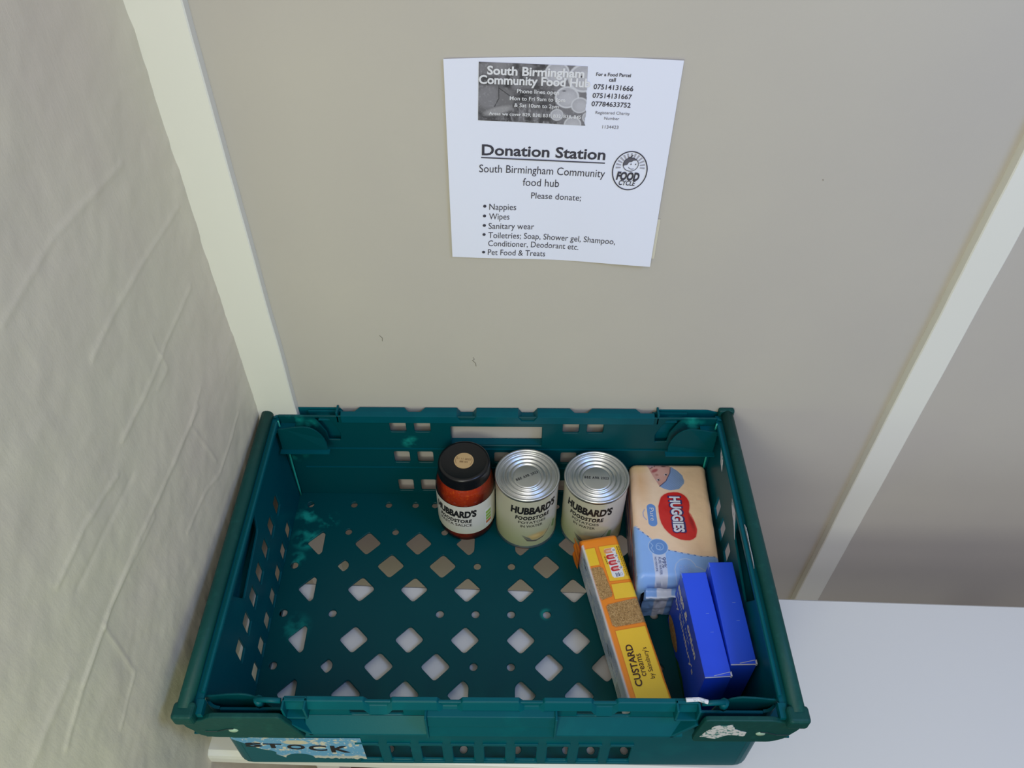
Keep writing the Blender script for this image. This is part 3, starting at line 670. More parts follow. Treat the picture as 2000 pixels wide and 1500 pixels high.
kp = (BX + (vnoise(BX * 0, BZ, .3, 6, 3) - .5) * 3 < 83.8).reshape(-1); Fg = grid_faces(nu, nv); Fg = Fg[kp[Fg].all(1)]
Vg = np.stack([BX * K, psurf(BX * K, BZ * K, .00045), BZ * K], -1).reshape(-1, 3)
ban = mk('banner_picture', Vg, Fg[:, ::-1], M_PRINT, pap, col=cv.C.reshape(-1, 3))
lettering('lettering', [T('South Birmingham', (-6.3, 442.9), (80.2, 440.2), bold=.03, cap=.0078), T('Community Food Hub', (-13.9, 434.4), (86.2, 431.4), bold=.03, cap=.0078),
    T('Phone lines open', (20.4, 425.5), (58.6, 424.2), bold=.012), T('Mon to Fri 9am to 3pm', (13.9, 418.7), (64.4, 417.2), bold=.012), T('& Sat 10am to 2pm', (18.0, 412.0), (58.8, 410.8), bold=.012),
    T('Areas we cover B29, B30, B31, B32, B38, B45', (-5.3, 404.1), (79.9, 400.9), bold=.012)], on(.0009), M_WHITEINK, ban)
# round logo
def ringpoly(cx, cz, rx, rz, w, n=48):
    A = [(cx + rx * math.cos(2 * PI * k / n), cz + rz * math.sin(2 * PI * k / n)) for k in range(n)]; B = [(cx + (rx - w) * math.cos(2 * PI * k / n), cz + (rz - w) * math.sin(2 * PI * k / n)) for k in range(n)]
    return np.array(A + B) * K, [(k, (k + 1) % n, n + (k + 1) % n, n + k) for k in range(n)]
def stroke(P, w):
    P = np.array(P, float); V = []
    for i in range(len(P)):
        d = P[min(i + 1, len(P) - 1)] - P[max(i - 1, 0)]; d /= np.linalg.norm(d); nn = np.array([-d[1], d[0]]) * w / 2
        V += [P[i] + nn, P[i] - nn]
    return np.array(V) * K, [(2 * i, 2 * i + 1, 2 * i + 3, 2 * i + 2) for i in range(len(P) - 1)]
LX, LZ = 130.9, 347.4
rays = []
for k in range(13):
    a = math.radians(-4 + k * 188 / 12); c_, s_ = math.cos(a), math.sin(a); p0, p1 = 9.2, 14.0
    q = np.array([(131 + r * c_ - sg * t * s_, 351.5 + r * s_ * 1.05 + sg * t * c_) for r, t, sg in ((p0, .6, -1), (p1, .95, -1), (p1, .95, 1), (p0, .6, 1))]) * K
    rays.append((q, [(0, 1, 2, 3)]))
logo = lettering('logo', rays, on(.0004), M_INKL, pap)
hair = [(123.6, 352.5), (124.2, 357), (127, 360.6), (131, 362), (135, 360.8), (137, 359), (133.5, 358.6), (131.7, 357), (129.4, 356.8), (127.8, 353.8), (125.3, 353.2)]
lettering('emblem', [(np.array(hair) * K, [tuple(range(len(hair)))[::-1]])], on(.00055), M_INKM, logo)
lettering('emblem', [ringpoly(LX, LZ, 17.2, 21.4, 1.1), ringpoly(131.1, 354.4, 7.6, 7.5, .6), (np.array(circ(131.3, 354.7, .55, 10, .85)) * K, [tuple(range(10))]), (np.array(circ(135.8, 354.7, .55, 10, .85)) * K, [tuple(range(10))]),
    stroke([(129.2, 351.4), (130.3, 350.0), (132.1, 349.4), (134.4, 349.8)], .5), stroke([(129.6, 361.4), (128.0, 362.6)], .8), stroke([(129.9, 361.8), (132.4, 364.3)], 1.0),
    T('FOOD', (118.3, 337.9), (140.8, 337.0), cap=.0083, bold=.05, shear=.15), T('CYCLE', (121.4, 331.9), (137.6, 331.2), cap=.0052, bold=.02, shear=.15)], on(.0007), M_INK, logo)

# ================================================================== TINS
def can_surf(c, R):
    def f(az, z, off=0.0): return (c[0] + (R + off) * math.sin(az), c[1] - (R + off) * math.cos(az), c[2] + z)
    return f
def make_can(cx, cy, az, label, stamp_rot):
    c = (cx, cy, FZ + 0.0); R = 0.0408; H = 0.110
    t = empty('food_tin', c, label, 'tin', 'tins of potatoes in the crate')
    V, F = lathe([(0.0, 0.001), (0.036, 0.001), (0.0385, 0.0), (R + .0006, .0002), (R + .0008, .003), (R - .0006, .0045), (R - .0006, H - .0045), (R + .0006, H - .0035), (R + .0012, H - .0012), (R + .0006, H), (R - .0008, H), (R - .0018, H - .0008), (R - .0022, H - .0030)], c, 96)
    mk('can_body', V, F, M_TIN, t, smooth=True)
    rr = [R - .0022]; zz = [H - .0030]
    for r_ in np.linspace(R - .0026, .0005, 110):
        z = H - .0045
        for q, a_ in ((.0355, -.0012), (.0322, .0012), (.0295, -.0008), (.0265, .0012), (.0238, -.0010), (.0205, .0009), (.0185, -.0008)):
            z += a_ * math.exp(-((r_ - q) / .00085) ** 2)
        rr.append(r_); zz.append(z)
    V, F = lathe(list(zip(rr, zz)), c, 96); lid = mk('lid', V, F, M_TIN, t, smooth=True)
    # stamp
    ca, sa = math.cos(stamp_rot), math.sin(stamp_rot)
    fn = lambda a, b: (cx + a * ca - b * sa, cy + a * sa + b * ca, c[2] + H - .0042)
    lettering('date_stamp', [(('BBE APR 2023', (-.0155, -.001), (.0155, -.001)), dict(space=1.25, cap=.0036, bold=.02))], fn, mat('grey_stamp', (30, 32, 40), .6), lid)
    # paper label as painted wrap
    f = can_surf(c, R); n = 420; m = 170
    A, Z = np.meshgrid(np.linspace(-PI, PI, n), np.linspace(.0055, H - .0055, m), indexing='ij')
    X = A * R * 1000; Zm = Z * 1000; cv = Canvas(X, Zm, (198, 196, 172))
    cv.put((60 - Zm) / 40, (186, 192, 140), .85)  # greenish light on the lower label, put into its colour
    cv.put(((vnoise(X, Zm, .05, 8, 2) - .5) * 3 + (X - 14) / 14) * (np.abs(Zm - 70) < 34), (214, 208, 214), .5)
    # potatoes in a spoon
    cv.ell(5, 27, 13, 6.5, (214, 176, 104), 3, .9, .15); cv.ell(2, 28, 6, 3, (232, 206, 140), 2, .8)
    cv.poly([(-16, 30), (-8, 20.5), (4, 18.2), (15, 22), (23, 34), (30, 46), (22, 30), (14, 19.5), (3, 15.2), (-9, 17.5)], (96, 90, 84), .5)
    cv.poly([(-16, 31), (-7, 20), (-2, 19), (-6, 25)], (120, 124, 112), .5)
    cv.poly([(28, 30), (34, 24), (36, 40), (31, 42)], (96, 140, 62), .6, .8)
    Vg = np.stack([cx + R * np.sin(A + az), cy - R * np.cos(A + az), c[2] + Z], -1).reshape(-1, 3)
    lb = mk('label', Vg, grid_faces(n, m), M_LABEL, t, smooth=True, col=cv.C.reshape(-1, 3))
    g = lambda a, b: f(az + a / R, b, .00025)
    rad = math.radians
    def cur(s, a0, a1, z, cap, **k): return ((s, (R * rad(a0), z), (R * rad(a1), z)), dict(cap=cap, **k))
    lettering('lettering', [cur("HUBBARD'S", -45, 45, .0795, .0135, bold=.05, shear=.12), cur('FOODSTORE', -36, 30, .0668, .0070, bold=.05, shear=.15, space=1.15),
        cur('POTATOES', -30, 22, .0582, .0050, bold=.01), cur('IN WATER', -26, 16, .0498, .0050, bold=.01)], g, M_BLACK, lb)
    return t
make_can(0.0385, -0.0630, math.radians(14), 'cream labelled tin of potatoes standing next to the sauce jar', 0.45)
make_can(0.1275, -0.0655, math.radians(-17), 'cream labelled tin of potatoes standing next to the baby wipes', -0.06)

# ================================================================== JAR
jc = (-0.0424, -0.0570, FZ)
jar = empty('sauce_jar', jc, 'glass jar of red pasta sauce with a black lid', 'jar')
JR = 0.0385
bp = [(0.0, .0008), (.030, .0008), (.0345, .0015), (.0372, .005), (JR - .0004, .012), (JR, .020), (JR, .084), (JR - .0003, .092), (.0365, .100), (.0345, .1055), (.0325, .1085), (.0315, .112), (.0315, .127)]
V, F = lathe(bp, jc, 96); gl = mk('glass', V, F, M_GLASS, jar, smooth=True)
V, F = lathe([(max(r - .0010, 0), z + .0008) for r, z in bp[:-1]] + [(.0, .115)], jc, 96); mk('sauce', V, F, M_SAUCE, jar, smooth=True)
V, F = lathe([(.0312, .110), (.0334, .110), (.0342, .1115), (.0342, .1135), (.0334, .1150), (.0334, .1250), (.0326, .1285), (.0305, .1300), (.0285, .1296), (.0275, .1290), (.0, .1290)], jc, 96)
jl = mk('lid', V, F, M_LID, jar, smooth=True)
V, F = lathe([(.0, .1294), (.0125, .1294), (.0125, .1289)], (jc[0] + .000, jc[1], jc[2]), 48)
st = mk('date_sticker', V, F, M_KRAFT, jl, label='round tan sticker on the lid')
st.parent = jl
cs_, sn_ = math.cos(-.12), math.sin(-.12)
fnj = lambda a, b: (jc[0] + a * cs_ - b * sn_, jc[1] + a * sn_ + b * cs_, jc[2] + .1297)
lettering('stamp', [(('11 11 2022', (-.0088, .0012), (.0088, .0012)), dict(cap=.0026)), (('BBE AM', (-.005, -.0035), (.005, -.0035)), dict(cap=.0026)),
    stroke([(1000 * .0105 * math.cos(a), 1000 * .0105 * math.sin(a)) for a in np.linspace(-.6, .6, 8)], .35), stroke([(1000 * .0105 * math.cos(a), 1000 * .0105 * math.sin(a)) for a in np.linspace(PI - .6, PI + .6, 8)], .35)], fnj, M_KRAFTINK, jl)
n, m = 360, 110
A, Z = np.meshgrid(np.linspace(math.radians(-150), math.radians(150), n), np.linspace(.0215, .0825, m), indexing='ij')
X = A * JR * 1000; Zm = Z * 1000; cv = Canvas(X, Zm, (226, 224, 214)); cv.put((42 - Zm) / 20, (220, 222, 190), .7)
for (x0, x1, cl) in ((29, 41, (236, 236, 236)),): cv.poly([(x0, 26), (x1, 26), (x1, 62), (x0, 62)], cl, .4)
for k, cl in enumerate(((150, 190, 70), (150, 190, 70), (150, 190, 70), (214, 120, 60))): cv.poly([(30, 57 - k * 7), (40, 57 - k * 7), (40, 51.5 - k * 7), (30, 51.5 - k * 7)], cl, .4)
Vg = np.stack([jc[0] + (JR + .0003) * np.sin(A), jc[1] - (JR + .0003) * np.cos(A), jc[2] + Z], -1).reshape(-1, 3)
lb = mk('label', Vg, grid_faces(n, m), M_LABEL, jar, smooth=True, col=cv.C.reshape(-1, 3))
fj = can_surf(jc, JR + .0003); az0 = math.radians(-14); rad = math.radians
gj = lambda a, b: fj(az0 + a / JR, b, .00025)
def curj(s, a0, a1, z, cap, **k): return ((s, (JR * rad(a0), z), (JR * rad(a1), z)), dict(cap=cap, **k))
lettering('lettering', [curj("HUBBARD'S", -50, 38, .0595, .0130, bold=.055, shear=.12), curj('FOODSTORE', -40, 28, .0475, .0066, bold=.05, shear=.15, space=1.15), curj('PASTA SAUCE', -40, 28, .0390, .0055, bold=.01)], gj, M_BLACK, lb)

# ================================================================== SOFT PACKS
def soft_pack(w_, h_, L_, r, colf, xf, nlen, ntop, wob=0.0006, seed=1, endr=0.006, taper0=0.0, taper1=0.0):
    """tube with rounded-rectangle section; local x 0..w, y 0..L (towards camera), z 0..h; colf(x,y,z,face)->linear rgb"""
    pts = []; tag = []
    def arc(cx, cz, a0, a1, k=6):
        for i in range(k + 1):
            a = a0 + (a1 - a0) * i / k; pts.append((cx + r * math.cos(a), cz + r * math.sin(a)))
    for x in np.linspace(r, w_ - r, ntop): pts.append((x, h_))
    arc(w_ - r, h_ - r, PI / 2, 0)
    for z in np.linspace(h_ - r, r, 30)[1:-1]: pts.append((w_, z))
    arc(w_ - r, r, 0, -PI / 2)
    pts.append((w_ / 2, 0))
    arc(r, r, -PI / 2, -PI)
    for z in np.linspace(r, h_ - r, 70)[1:-1]: pts.append((0, z))
    arc(r, h_ - r, PI, PI / 2)
    ded = []
    for q in pts:
        if not ded or math.hypot(q[0] - ded[-1][0], q[1] - ded[-1][1]) > 1e-5: ded.append(q)
    if math.hypot(ded[0][0] - ded[-1][0], ded[0][1] - ded[-1][1]) < 1e-5: ded.pop()
    pts = np.array(ded); n = len(pts)
    ycore = np.linspace(endr, L_ - endr, nlen); th = np.linspace(PI / 2, 0, 6)
    rows = [(endr - endr * math.sin(t), endr * (1 - math.cos(t))) for t in th][:-1] + [(y, 0.0) for y in ycore] + [(L_ - endr + endr * math.sin(t), endr * (1 - math.cos(t))) for t in th[::-1]][1:]
    P = []
    for y, ins in rows:
        sx = 1 - 2 * ins / w_; sz = 1 - 2 * ins / h_
        dz = 0
        if taper0 and y < taper0: dz = (1 - y / taper0) ** 2
        if taper1 and y > L_ - taper1: dz = (1 - (L_ - y) / taper1) ** 2
        sz2 = sz * (1 - 0.22 * dz)
        P.append(np.stack([w_ / 2 + (pts[:, 0] - w_ / 2) * sx, np.full(n, y), h_ / 2 * (1 - 0.22 * dz) + (pts[:, 1] - h_ / 2) * sz2], -1))
    P = np.stack(P, 1)                                    # n x rows x 3
    nz = (vnoise(P[..., 0] * 40 + seed, P[..., 1] * 40 + P[..., 2] * 55, 1.0, seed, 3) - .5) * 2 * wob
    cent = np.array([w_ / 2, 0, h_ / 2]); dirv = P - cent; dirv[..., 1] = 0; dirv /= np.linalg.norm(dirv, axis=-1, keepdims=True)
    Q = P + dirv * nz[..., None]
    col = colf(P[..., 0] * 1000, P[..., 1] * 1000, P[..., 2] * 1000)
    F = grid_faces(n, len(rows), True).tolist(); R_ = len(rows)
    F.append(tuple(i * R_ for i in range(n))); F.append(tuple(i * R_ + R_ - 1 for i in range(n))[::-1])
    V = np.array([xf(*p) for p in Q.reshape(-1, 3)])
    return V, F, col.reshape(-1, 3)

# ---- baby wipes
wo = (0.1768, -0.0170); wb = FZ + 0.0010; WH = 0.0757; PS = 0.985
wt = empty('wipes_pack', (0.225, -0.1, FZ), 'peach and blue soft pack of baby wipes beside the tins', 'wipes')
def wx(x, y, z):
    x0 = wo[0] - SK * y; return (x0 + x * 1.0, wo[1] - y, wb + z)
WL = 0.1810; SK = 0.040
# the print was measured in the sheared frame of the pack: x_print = x - 0.0552*y + ... (pack skews slightly)
def wipes_paint(x, y, z):
    Xp = (x - SK * y) / PS; y = y / PS              # measured print coordinates (mm) from the back-left corner
    cv = Canvas(Xp, y, (252, 218, 182))
    cv.put((vnoise(Xp, y, .03, 5, 3) - .45) * 2.2, (246, 204, 172), .5); cv.ell(12, 30, 7, 24, (226, 160, 70), 9, .55); cv.ell(8, 6, 14, 9, (228, 190, 110), 6, .5)
    wave = [(-40, 94), (-1.8, 101.3), (3.6, 109.5), (13.6, 119.2), (23.3, 130.4), (36.0, 138.3), (54.5, 142.8), (75.5, 147.4), (98.4, 148.0), (150, 148), (150, 260), (-40, 260)]
    cv.poly(wave, (146, 188, 246), .4); cv.line(wave[1:9], 1.4, (92, 122, 180)); cv.line(wave[1:9], .8, (232, 232, 240), 1, dash=(8, 5.2))
    # picture of a baby in a blue hat
    cv.poly([(21.9, -3), (52.4, -3), (55.0, 7.5), (54.1, 14.9), (47.0, 29.7), (37.1, 39.7), (28.0, 17.0)], (214, 158, 142), .4)
    cv.ell(41, 16, 9, 12, (226, 176, 158), 5, .8, .5); cv.ell(33.5, 13.5, 5.0, 2.4, (176, 84, 84), .8, .9, -.5); cv.ell(35.6, 20.6, 2.2, 1.8, (190, 128, 112), .8, .8)
    for ex, ey in ((47.8, 20.1), (36.6, 28.9)):
        cv.ell(ex, ey, 2.4, 1.6, (222, 206, 204), .5, 1, -.6); cv.ell(ex + .3, ey, 1.3, 1.3, (54, 40, 42), .4); cv.line([(ex + 1.8, ey - 2.4), (ex + 2.6, ey + .6), (ex - .6, ey + 2.6)], .5, (120, 76, 68), .7)
    cv.poly([(22, -3), (34, -3), (36, 2), (34, 7), (28, 9), (24, 5)], (218, 178, 172), .4); cv.line([(27.5, 10), (31, 8), (36, 4), (52, 6.5)], .9, (92, 58, 52)); cv.poly([(37, -3), (52, -3), (52, 3), (40, 2)], (214, 176, 156), .4)
    hat = [(56.6, 7.1), (63.9, 13.0), (70.2, 21.2), (71.5, 30), (70.4, 34.9), (62.6, 44.0), (50.7, 46.2), (43, 44), (37.1, 39.7), (46.9, 30.6), (53.8, 16.8)]
    cv.poly(hat, (128, 154, 196), .4); inh = np.clip(.5 - cv.sdf(hat), 0, 1); cv.put(inh * (np.sin((Xp * .7 + y * .9) * 2.6) * .5 + .3), (160, 180, 212), .6); cv.line([(55.5, 8), (53.8, 16.8), (46.9, 30.6), (37.1, 39.7)], 1.0, (70, 54, 84))
    # red heart-shaped logo field
    red = [(54.7, 49.0), (47, 50.2), (41.2, 53.0), (36.5, 57.5), (34.2, 63.6), (31.5, 72), (30.9, 80.9), (31.0, 90), (32.1, 97.7), (35, 106), (39.3, 112.5), (44, 117.5), (49.3, 120.6), (54.5, 123), (59.9, 124.0), (65.5, 124.2), (69.7, 122.4), (73.6, 119.0), (75.4, 113.9), (76.8, 108), (76.2, 102.4), (75.2, 97), (73.5, 92.4), (71.3, 86.5), (70.3, 80.6), (71.8, 75), (72.6, 70.3), (72.6, 64), (70.7, 58.1), (68, 54), (64.5, 51.1), (60, 49.3)]
    cv.put(.5 - (cv.sdf(red) - 1.2) / 1.6, (240, 190, 160), .7); cv.poly(red, (216, 44, 40), .4); cv.ell(71.5, 96, 2.6, 11, (150, 28, 30), 1.5, .7, -.12); cv.line([(71.5, 84), (74.5, 94), (76.0, 104), (75.5, 112)], 1.2, (236, 80, 70), .8)
    # pill
    cv.line([(13.0, 77), (10.2, 82), (10.4, 88), (13.5, 93)], 1.6, (190, 178, 196)); cv.line([(21.9, 74.4), (21.4, 97.5)], 11.5, (106, 150, 212))
    # white information strip and round badge
    cv.poly([(15.5, 140), (32.0, 140), (31.4, 172), (30.6, 212), (15.8, 212), (15.6, 172)], (206, 214, 236), .4); cv.line([(17.5, 177.5), (31, 176.8)], .8, (120, 134, 170)); cv.line([(18.5, 181), (22.5, 181)], 2.2, (130, 144, 180), .8); cv.line([(25.5, 181), (30.5, 181)], 1.2, (130, 144, 180), .8); cv.line([(25.5, 183.5), (30.5, 183.5)], 1.0, (130, 144, 180), .8)
    cv.ell(24, 133.9, 12.6, 12.2, (196, 214, 240), .4); cv.ell(24, 133.9, 11.8, 11.4, (106, 150, 212), .4)
    cv.ring(26, 133.5, 4.6, 5.0, .7, (170, 200, 240)); cv.ring(24, 135, 2.6, 3.0, .6, (170, 200, 240)); cv.line([(15, 128), (17.5, 132), (14.8, 136), (17.5, 141)], .8, (170, 200, 240))
    # heart outline with faint words
    hp = [(44, 183), (41.4, 176), (40.8, 166), (43.5, 157.5), (49.5, 151.8), (56.1, 150.4), (62, 152.4), (65.8, 158), (67, 162), (72, 163.4), (77.5, 167.5), (82, 172)]
    cv.line(hp, .9, (190, 208, 240)); cv.line([(x - 1.8 if x < 60 else x, y_ + 1.6) for x, y_ in hp], .5, (170, 196, 236), .7)
    sd = x < 1.5                                        # left side print
    C = cv.C
    side = np.clip((2.2 - x) / 1.6, 0, 1) * (z < WH * 1000 - 5)
    stripes = np.where(np.abs(z - 52) < 4, 1.0, 0.0); cs = Canvas(y, z, (196, 168, 150))
    cs.put((y - 100) / 10, (120, 140, 180)); cs.put(stripes, (176, 70, 66)); cs.put(((np.abs(z - 36) < 5) * 1.0), (120, 96, 140)); cs.put(((z < 24) * 1.0), (90, 90, 130)); cs.put((vnoise(y, z, .2, 3, 3) - .55) * 3, (220, 214, 214), .5)
    return C * (1 - side[..., None]) + cs.C * side[..., None]
V, F, C_ = soft_pack(0.1030, WH, WL, 0.0085, wipes_paint, wx, 420, 230, wob=.0007, seed=4, endr=.008, taper1=0.014)
wbod = mk('wrapper', V, F, M_FILM, wt, smooth=True, col=C_)
# folded end with sealed seam
nu, nv = 110, 90
U, W = np.meshgrid(np.linspace(0.011, 0.094, nu), np.linspace(0, 1, nv), indexing='ij')
fold = .0022 * np.sin(W * 20 + U * 30) * np.exp(-3 * np.abs(W - .2)) + (vnoise(U * 1000, W * 60, .08, 17, 3) - .5) * .005
yy = WL + .0008 + fold + .010 * np.exp(-((W - .10) / .035) ** 2) + .002
zz_ = (WH - .008) * (1 - W) + .0005
cv = Canvas(U * 1000, W * 100, (122, 162, 218)); cv.poly([(24, -5), (42, -5), (40, 110), (26, 110)], (196, 204, 226), .5); cv.line([(28, 45), (38, 45)], 5, (80, 92, 130), .8)
cv.poly([(46, 62), (100, 62), (100, 100), (46, 100)], (96, 140, 206), 3, .6); cv.line([(0, 10), (105, 9)], 3, (214, 224, 242), .9); cv.line([(44, 18), (80, 17)], 3, (96, 120, 170), .7, dash=(4, 2.6))
Vg = np.array([wx(a, b, c) for a, b, c in zip(U.ravel(), yy.ravel(), zz_.ravel())])
mk('end_fold', Vg, grid_faces(nu, nv), M_FILM, wt, smooth=True, col=cv.C.reshape(-1, 3))
ontop = lambda off: (lambda a, b: wx(PS * (a + SK * (-b)), -b * PS, WH + off))
def Q(s, p0, p1, **k): return ((s, (p0[0] * K, -p0[1] * K), (p1[0] * K, -p1[1] * K)), k)
V0 = .0008
lettering('logo_shadow', [Q('HUGGIES', (47.0, 55.6), (47.0, 113.8), cap=.0150, bold=.075)], ontop(V0), mat('navy_print', (60, 50, 110), .4), wbod)
lettering('lettering', [Q('HUGGIES', (48.2, 57.0), (47.6, 112.6), cap=.0125, bold=.045)], ontop(V0 + .0002), M_WHITEINK, wbod)
lettering('lettering', [Q('Pure', (19.2, 75.2), (19.0, 95.5), cap=.0058)], ontop(V0 + .0002), M_WHITEINK, wbod)
lettering('small_print', [Q('99%', (25.8, 149.3), (25.6, 164.5), cap=.0056), Q('PURE WATER', (21.9, 149.2), (21.6, 174.0), cap=.0031), Q('NO PERFUME', (17.4, 149.0), (17.4, 169.4), cap=.0024)], ontop(V0), mat('slate_print', (84, 100, 150), .4), wbod)
lettering('small_print', [Q('LOVES', (57, 160), (57, 177), cap=.0034), Q('WATER', (51.5, 160), (51.5, 177), cap=.0034), Q('CARE', (46.5, 160), (46.5, 174), cap=.0034)], ontop(V0), mat('pale_blue_print', (178, 202, 242), .4), wbod)

# ---- custard creams packet
bo = (0.1047, -0.120); BH = 0.055; BL = 0.232; BW = 0.0480
bt = empty('biscuit_packet', (0.15, -0.22, FZ), 'long orange and yellow packet of custard cream biscuits', 'biscuits')
th_ = math.radians(-11.6)                                # the packet lies askew; local y runs towards the camera
ct, sn = math.cos(th_), math.sin(th_)
def bx(x, y, z):                                         # local -> world
    X = x * ct - y * sn; Y = x * sn + y * ct             # in measured frame (Y forward positive)
    return (bo[0] + X + .0005, bo[1] - Y - .001, FZ + .0010 + z)
def bisc(x, y, z):
    MX = x * ct - y * sn; MY = x * sn + y * ct
    cv = Canvas(MX, MY, (252, 144, 32))
    yel = (250, 205, 46); rim_ = (222, 112, 22)
    def panel(P, c, s=.35): cv.put(.5 - (cv.sdf(P) - .9) / .8, rim_, .8); cv.poly(P, c, s)
    panel([(5.3, 19.6), (18.7, 16.5), (23.6, 41.2), (10.8, 43.8)], yel)
    panel([(24.0, 15.1), (46.7, 11.5), (58, 9.8), (70, 58.9), (61.8, 60.5), (34.4, 64.0)], (250, 200, 46))
    b1 = [(12.0, 47.3), (14, 45.8), (24.0, 44.0), (27, 46.5), (36.3, 80.5), (35, 84.5), (22.8, 89.6), (19.8, 84.5)]; b2 = [(27.5, 98.5), (30, 95.6), (62, 86.9), (67, 88), (77.5, 113), (76, 116.8), (36.5, 124.5), (33, 122.5)]
    for B_ in (b1, b2):
        panel(B_, (184, 142, 84)); q = np.clip(.5 - cv.sdf(B_), 0, 1); n1 = vnoise(MX, MY, .33, 3, 2); n2 = vnoise(MX, MY, .12, 9, 2); tt = np.sin(n1 * 26 + n2 * 9 + MX * .5)
        cv.put(q * (tt - .35) * 1.8, (134, 98, 50), .75); cv.put(q * (-tt - .45) * 1.6, (222, 186, 130), .55); cv.put(q * (vnoise(MX, MY, .9, 15, 1) - .72) * 6, (110, 76, 36), .6)
    panel([(35.9, 68.3), (62.9, 64.5), (72, 63), (76.5, 82.5), (66.5, 84.3), (38.8, 88.4)], (252, 206, 56))
    panel([(35.8, 129.6), (71.1, 123.0), (90.5, 214), (91, 232), (57.2, 236.3)], (255, 206, 52))
    # nutrition strip
    cv.poly([(31, 18.5), (43.5, 15.8), (53.2, 55), (52, 57.6), (40.5, 59.2), (38.2, 57)], (236, 236, 236), .4)
    e = np.array([6.6, -1.5]) / 6.77; vv = np.array([2.5, 9.0])
    for k, cl in enumerate(((232, 150, 96), (206, 30, 48), (206, 30, 48), (206, 30, 48))):
        p = np.array([33.4, 21.8]) + vv * k * .93
        q0 = p + e * 0; q1 = p + e * 6; q2 = p + e * 9.4
        cv.line([q0, q1], 6.8, cl); cv.line([q1 + e * 3.2, q2 - e * .3], 5.6, (244, 240, 236)); cv.line([q1 + e * 3, q1 + e * 4], 3.0, (120, 120, 130), .6); cv.line([q0 + e * 1, q0 + e * 2], 3, (244, 200, 190), .6); cv.line([q0 + e * 4, q0 + e * 5.2], 3, (244, 200, 190), .6)
    cv.line([(42.6, 53.0), (43.8, 57.4)], 1.2, (70, 76, 120)); cv.line([(44.4, 52.8), (45.4, 57)], .9, (70, 76, 120)); cv.line([(46.2, 52.2), (47.2, 56.4)], 1.4, (70, 76, 120)); cv.ring(49.6, 53.8, 1.3, 1.6, .5, (110, 116, 150))
    cv.line([(46.9, 14.1), (56.2, 55.7)], 1.0, (74, 44, 20), .95, dash=(3, 2.4)); cv.line([(49.2, 13.4), (58.6, 55.2)], .9, (74, 44, 20), .95, dash=(4, 3.3)); cv.line([(45.4, 24), (50.6, 45)], .8, (90, 90, 100), .8, dash=(3, 2.2)); cv.line([(30.6, 30), (33.4, 40)], 1.3, (90, 60, 20), .9, dash=(3, 2.4))
    C = cv.C
    # left side of the packet: white back panel with blue small print
    side = np.clip((2.6 - x) / 1.2, 0, 1) * (y > 13) * (z > 2); cs = Canvas(y, z, (242, 246, 255))
    rows = np.sin(z * 2.6) > .0; blocks = (vnoise(y, np.floor(z / 14) * 9.0, .045, 31, 2) > .42) & (y < 178)
    cs.put((rows & blocks & (vnoise(y, z * 4, .9, 7, 1) > .3)) * 1.0, (136, 164, 222), .8)
    cs.put(((np.abs(z - 30) < .7) | (np.abs(z - 13) < .6)) * 1.0, (240, 240, 246)); cs.put((vnoise(y, z, .12, 77, 3) - .62) * 6 * (y < 60), (196, 204, 120), .6)
    for k, (yy0, zz0) in enumerate(((30, 44), (36, 38), (64, 24), (140, 30), (146, 26), (152, 36), (160, 22))): cs.ell(yy0, zz0, 4.5, 2.2, (96, 112, 120) if k > 2 else (60, 70, 96), .6, .85)
    for k in range(10): cs.line([(182 + k * 1.7, 6), (182 + k * 1.7, 26)], .7, (40, 44, 60), .9)
    cs.put((z - (BH * 1000 - 4)) / 1.2, (236, 238, 246)); 
    return C * (1 - side[..., None]) + cs.C * side[..., None]
V, F, C_ = soft_pack(BW, BH, BL, 0.0045, bisc, bx, 520, 130, wob=.0004, seed=9, endr=.004, taper0=.010)
bb = mk('wrapper', V, F, M_FILM, bt, smooth=True, col=C_)
# folded orange ends
def ear(y0, sgn):
    nu, nv = 30, 24
    U, W = np.meshgrid(np.linspace(-.0025, BW - .001, nu), np.linspace(0, 1, nv), indexing='ij')
    yy = y0 + sgn * (.0025 + .0022 * np.sin(W * 9 + U * 80) * (1 - W) + (vnoise(U * 1000, W * 40, .2, 5, 2) - .5) * .003)
    zz = (BH - .003) * (1 - W) + .002
    Vf = np.array([bx(a, b, c) for a, b, c in zip(U.ravel(), yy.ravel(), zz.ravel())])
    Fg = grid_faces(nu, nv); return Vf, (Fg if sgn > 0 else Fg[:, ::-1])
M_ORANGE = mat('orange_film', (238, 128, 24), .32, bump=[(120, .4, .002, 3)])
for y0, sg in ((BL, 1),):
    V, F = ear(y0, sg); mk('end_fold', V, F, M_ORANGE, bt, smooth=True)
# crumpled orange corner on the left of the far end
V, F = [], []
nu, nv = 16, 20
U, W = np.meshgrid(np.linspace(-.002, .017, nu), np.linspace(.004, BH - .004, nv), indexing='ij')
xx = -.0018 - .0025 * np.abs(np.sin(W * 160 + U * 90)) * (1 - U / .02) - .001
V = np.array([bx(a, b, c) for a, b, c in zip(xx.ravel(), U.ravel(), W.ravel())])
mk('corner_fold', V, grid_faces(nu, nv), M_ORANGE, bt, smooth=True)
def tb(mx, my):                                          # measured top coordinates (mm) -> world on the top face
    return (bo[0] + mx, bo[1] - my, FZ + .0010 + BH + .0006)
tob = lambda a, b: tb(a, -b)
lettering('lettering', [Q('CUSTARD', (61.5, 196.2), (53.2, 147.0), cap=.0078, bold=.02), Q('creams', (67.0, 184.5), (62.5, 158.2), cap=.0074), Q("by Sainsbury's", (76.0, 187.1), (69.8, 150.5), cap=.0052)], tob, M_BROWNINK, bb)

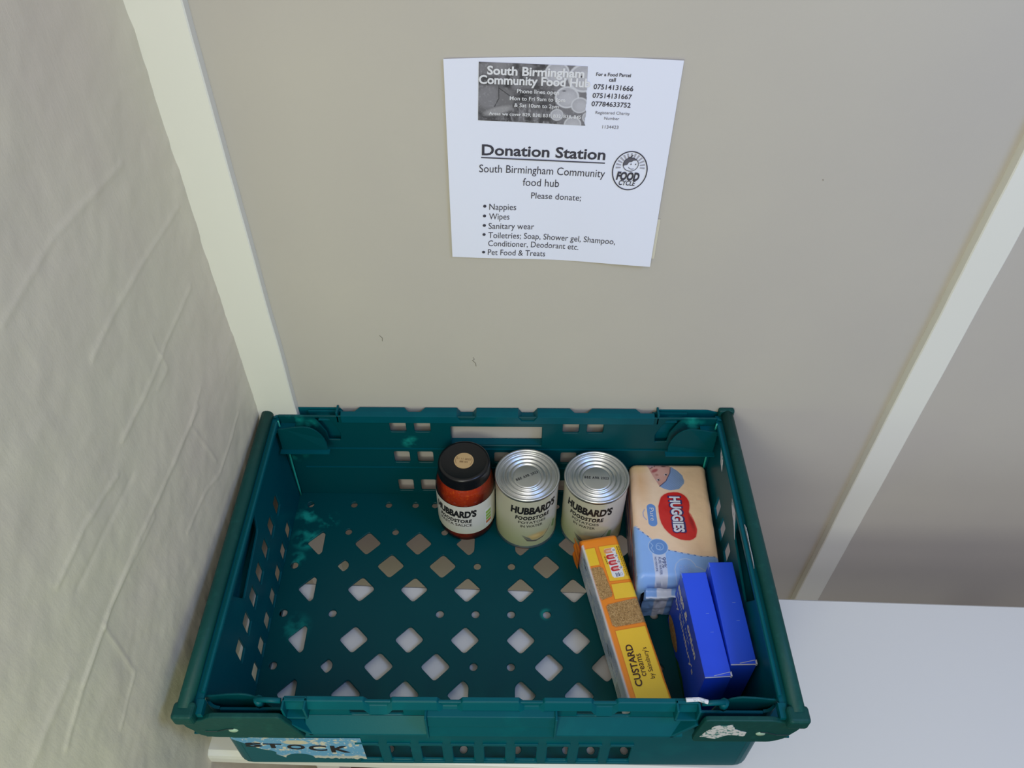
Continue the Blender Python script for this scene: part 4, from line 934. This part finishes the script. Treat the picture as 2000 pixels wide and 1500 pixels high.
# ================================================================== BLUE CARTONS
def carton(cx0, cy0, yaw, w_, L_, H_, label, text):
    t = empty('food_carton', (cx0 + w_ / 2, cy0 - L_ / 2, FZ), label, 'box', 'blue cartons in the crate')
    c_, s_ = math.cos(yaw), math.sin(yaw)
    def g(x, y, z):                                    # x right, y towards camera
        return (cx0 + x * c_ + y * s_, cy0 + x * s_ - y * c_, FZ + .0004 + z)
    V, F = box(0, w_, 0, L_, 0, H_); V = [g(*v) for v in V]; F = [f[::-1] for f in F]
    body = bevel(mk('carton_body', V, F, M_BLUEBOX, t), .0007, 2)
    # end flap: slightly proud, with raw board edges at its top
    V, F = box(.0003, w_ - .0003, L_, L_ + .0007, .001, H_ - .0022); mk('end_flap', [g(*v) for v in V], [f[::-1] for f in F], M_BLUEBOX, t)
    V, F = join(box(.0005, w_, L_ - .0003, L_ + .0009, H_ - .0019, H_ - .0011), box(w_ - .0012, w_ + .0005, L_ - .004, L_ + .0010, H_ - .0040, H_ + .0003),
                prism([(w_ * .35, L_ - .0007), (w_ - .0005, L_ - .0040), (w_ - .0005, L_ - .0034), (w_ * .35, L_ - .0002)], lambda a, b, q: (a, b, q), H_ - .0002, H_ + .0003))
    mk('torn_edge', [g(*v) for v in V], [f[::-1] for f in F], M_BOARD, t, label='worn pale board edge')
    Vs = [box(w_ * .60, w_ * .60 + .0035, y, y + .0004, H_, H_ + .00025) for y in (L_ * .42, L_ * .60)] + [box(-.0002, .0006, 0, .006, H_ - .008, H_ + .0002)]
    mc = mat('faint_crease', (110, 140, 230), .6)
    for V, F in Vs: mk('crease_mark', [g(*v) for v in V], [f[::-1] for f in F], mc, t)
    # picture and words on the left face
    fs = lambda a, b: g(-.0003, a, b)
    lettering('onion_picture', [(np.array(circ(.026, .014, .024, 24, .013)), [tuple(range(24))])], fs, M_ONION, body)
    lettering('leaf_picture', [(np.array([(.050, .0015), (.062, .011), (.082, .013), (.112, .0015)]), [(3, 2, 1, 0)])], fs, M_LEAF, body)
    if text:
        lettering('lettering', [(('sage & onion', (.004, H_ - .0245), (.094, H_ - .0245)), dict(cap=.0105, bold=.035)), (('by Sainsbury\'s', (.008, H_ - .0500), (.100, H_ - .0500)), dict(cap=.0090, bold=.015))], lambda a, b: g(-.0004, a, b), M_WHITEINK, body)
        lettering('lettering', [(('stuffing mix', (.006, H_ - .0365), (.072, H_ - .0365)), dict(cap=.0074))], lambda a, b: g(-.0004, a, b), mat('pale_print', (176, 196, 236), .5), body)
    return t
carton(0.2155, -0.2060, 0.062, 0.0290, 0.1240, 0.1105, 'blue stuffing mix carton on edge, the one nearer the biscuits, white words on its side', True)
carton(0.2488, -0.1935, 0.028, 0.0280, 0.1235, 0.1140, 'blue carton on edge against the right side of the crate, no words showing', True)
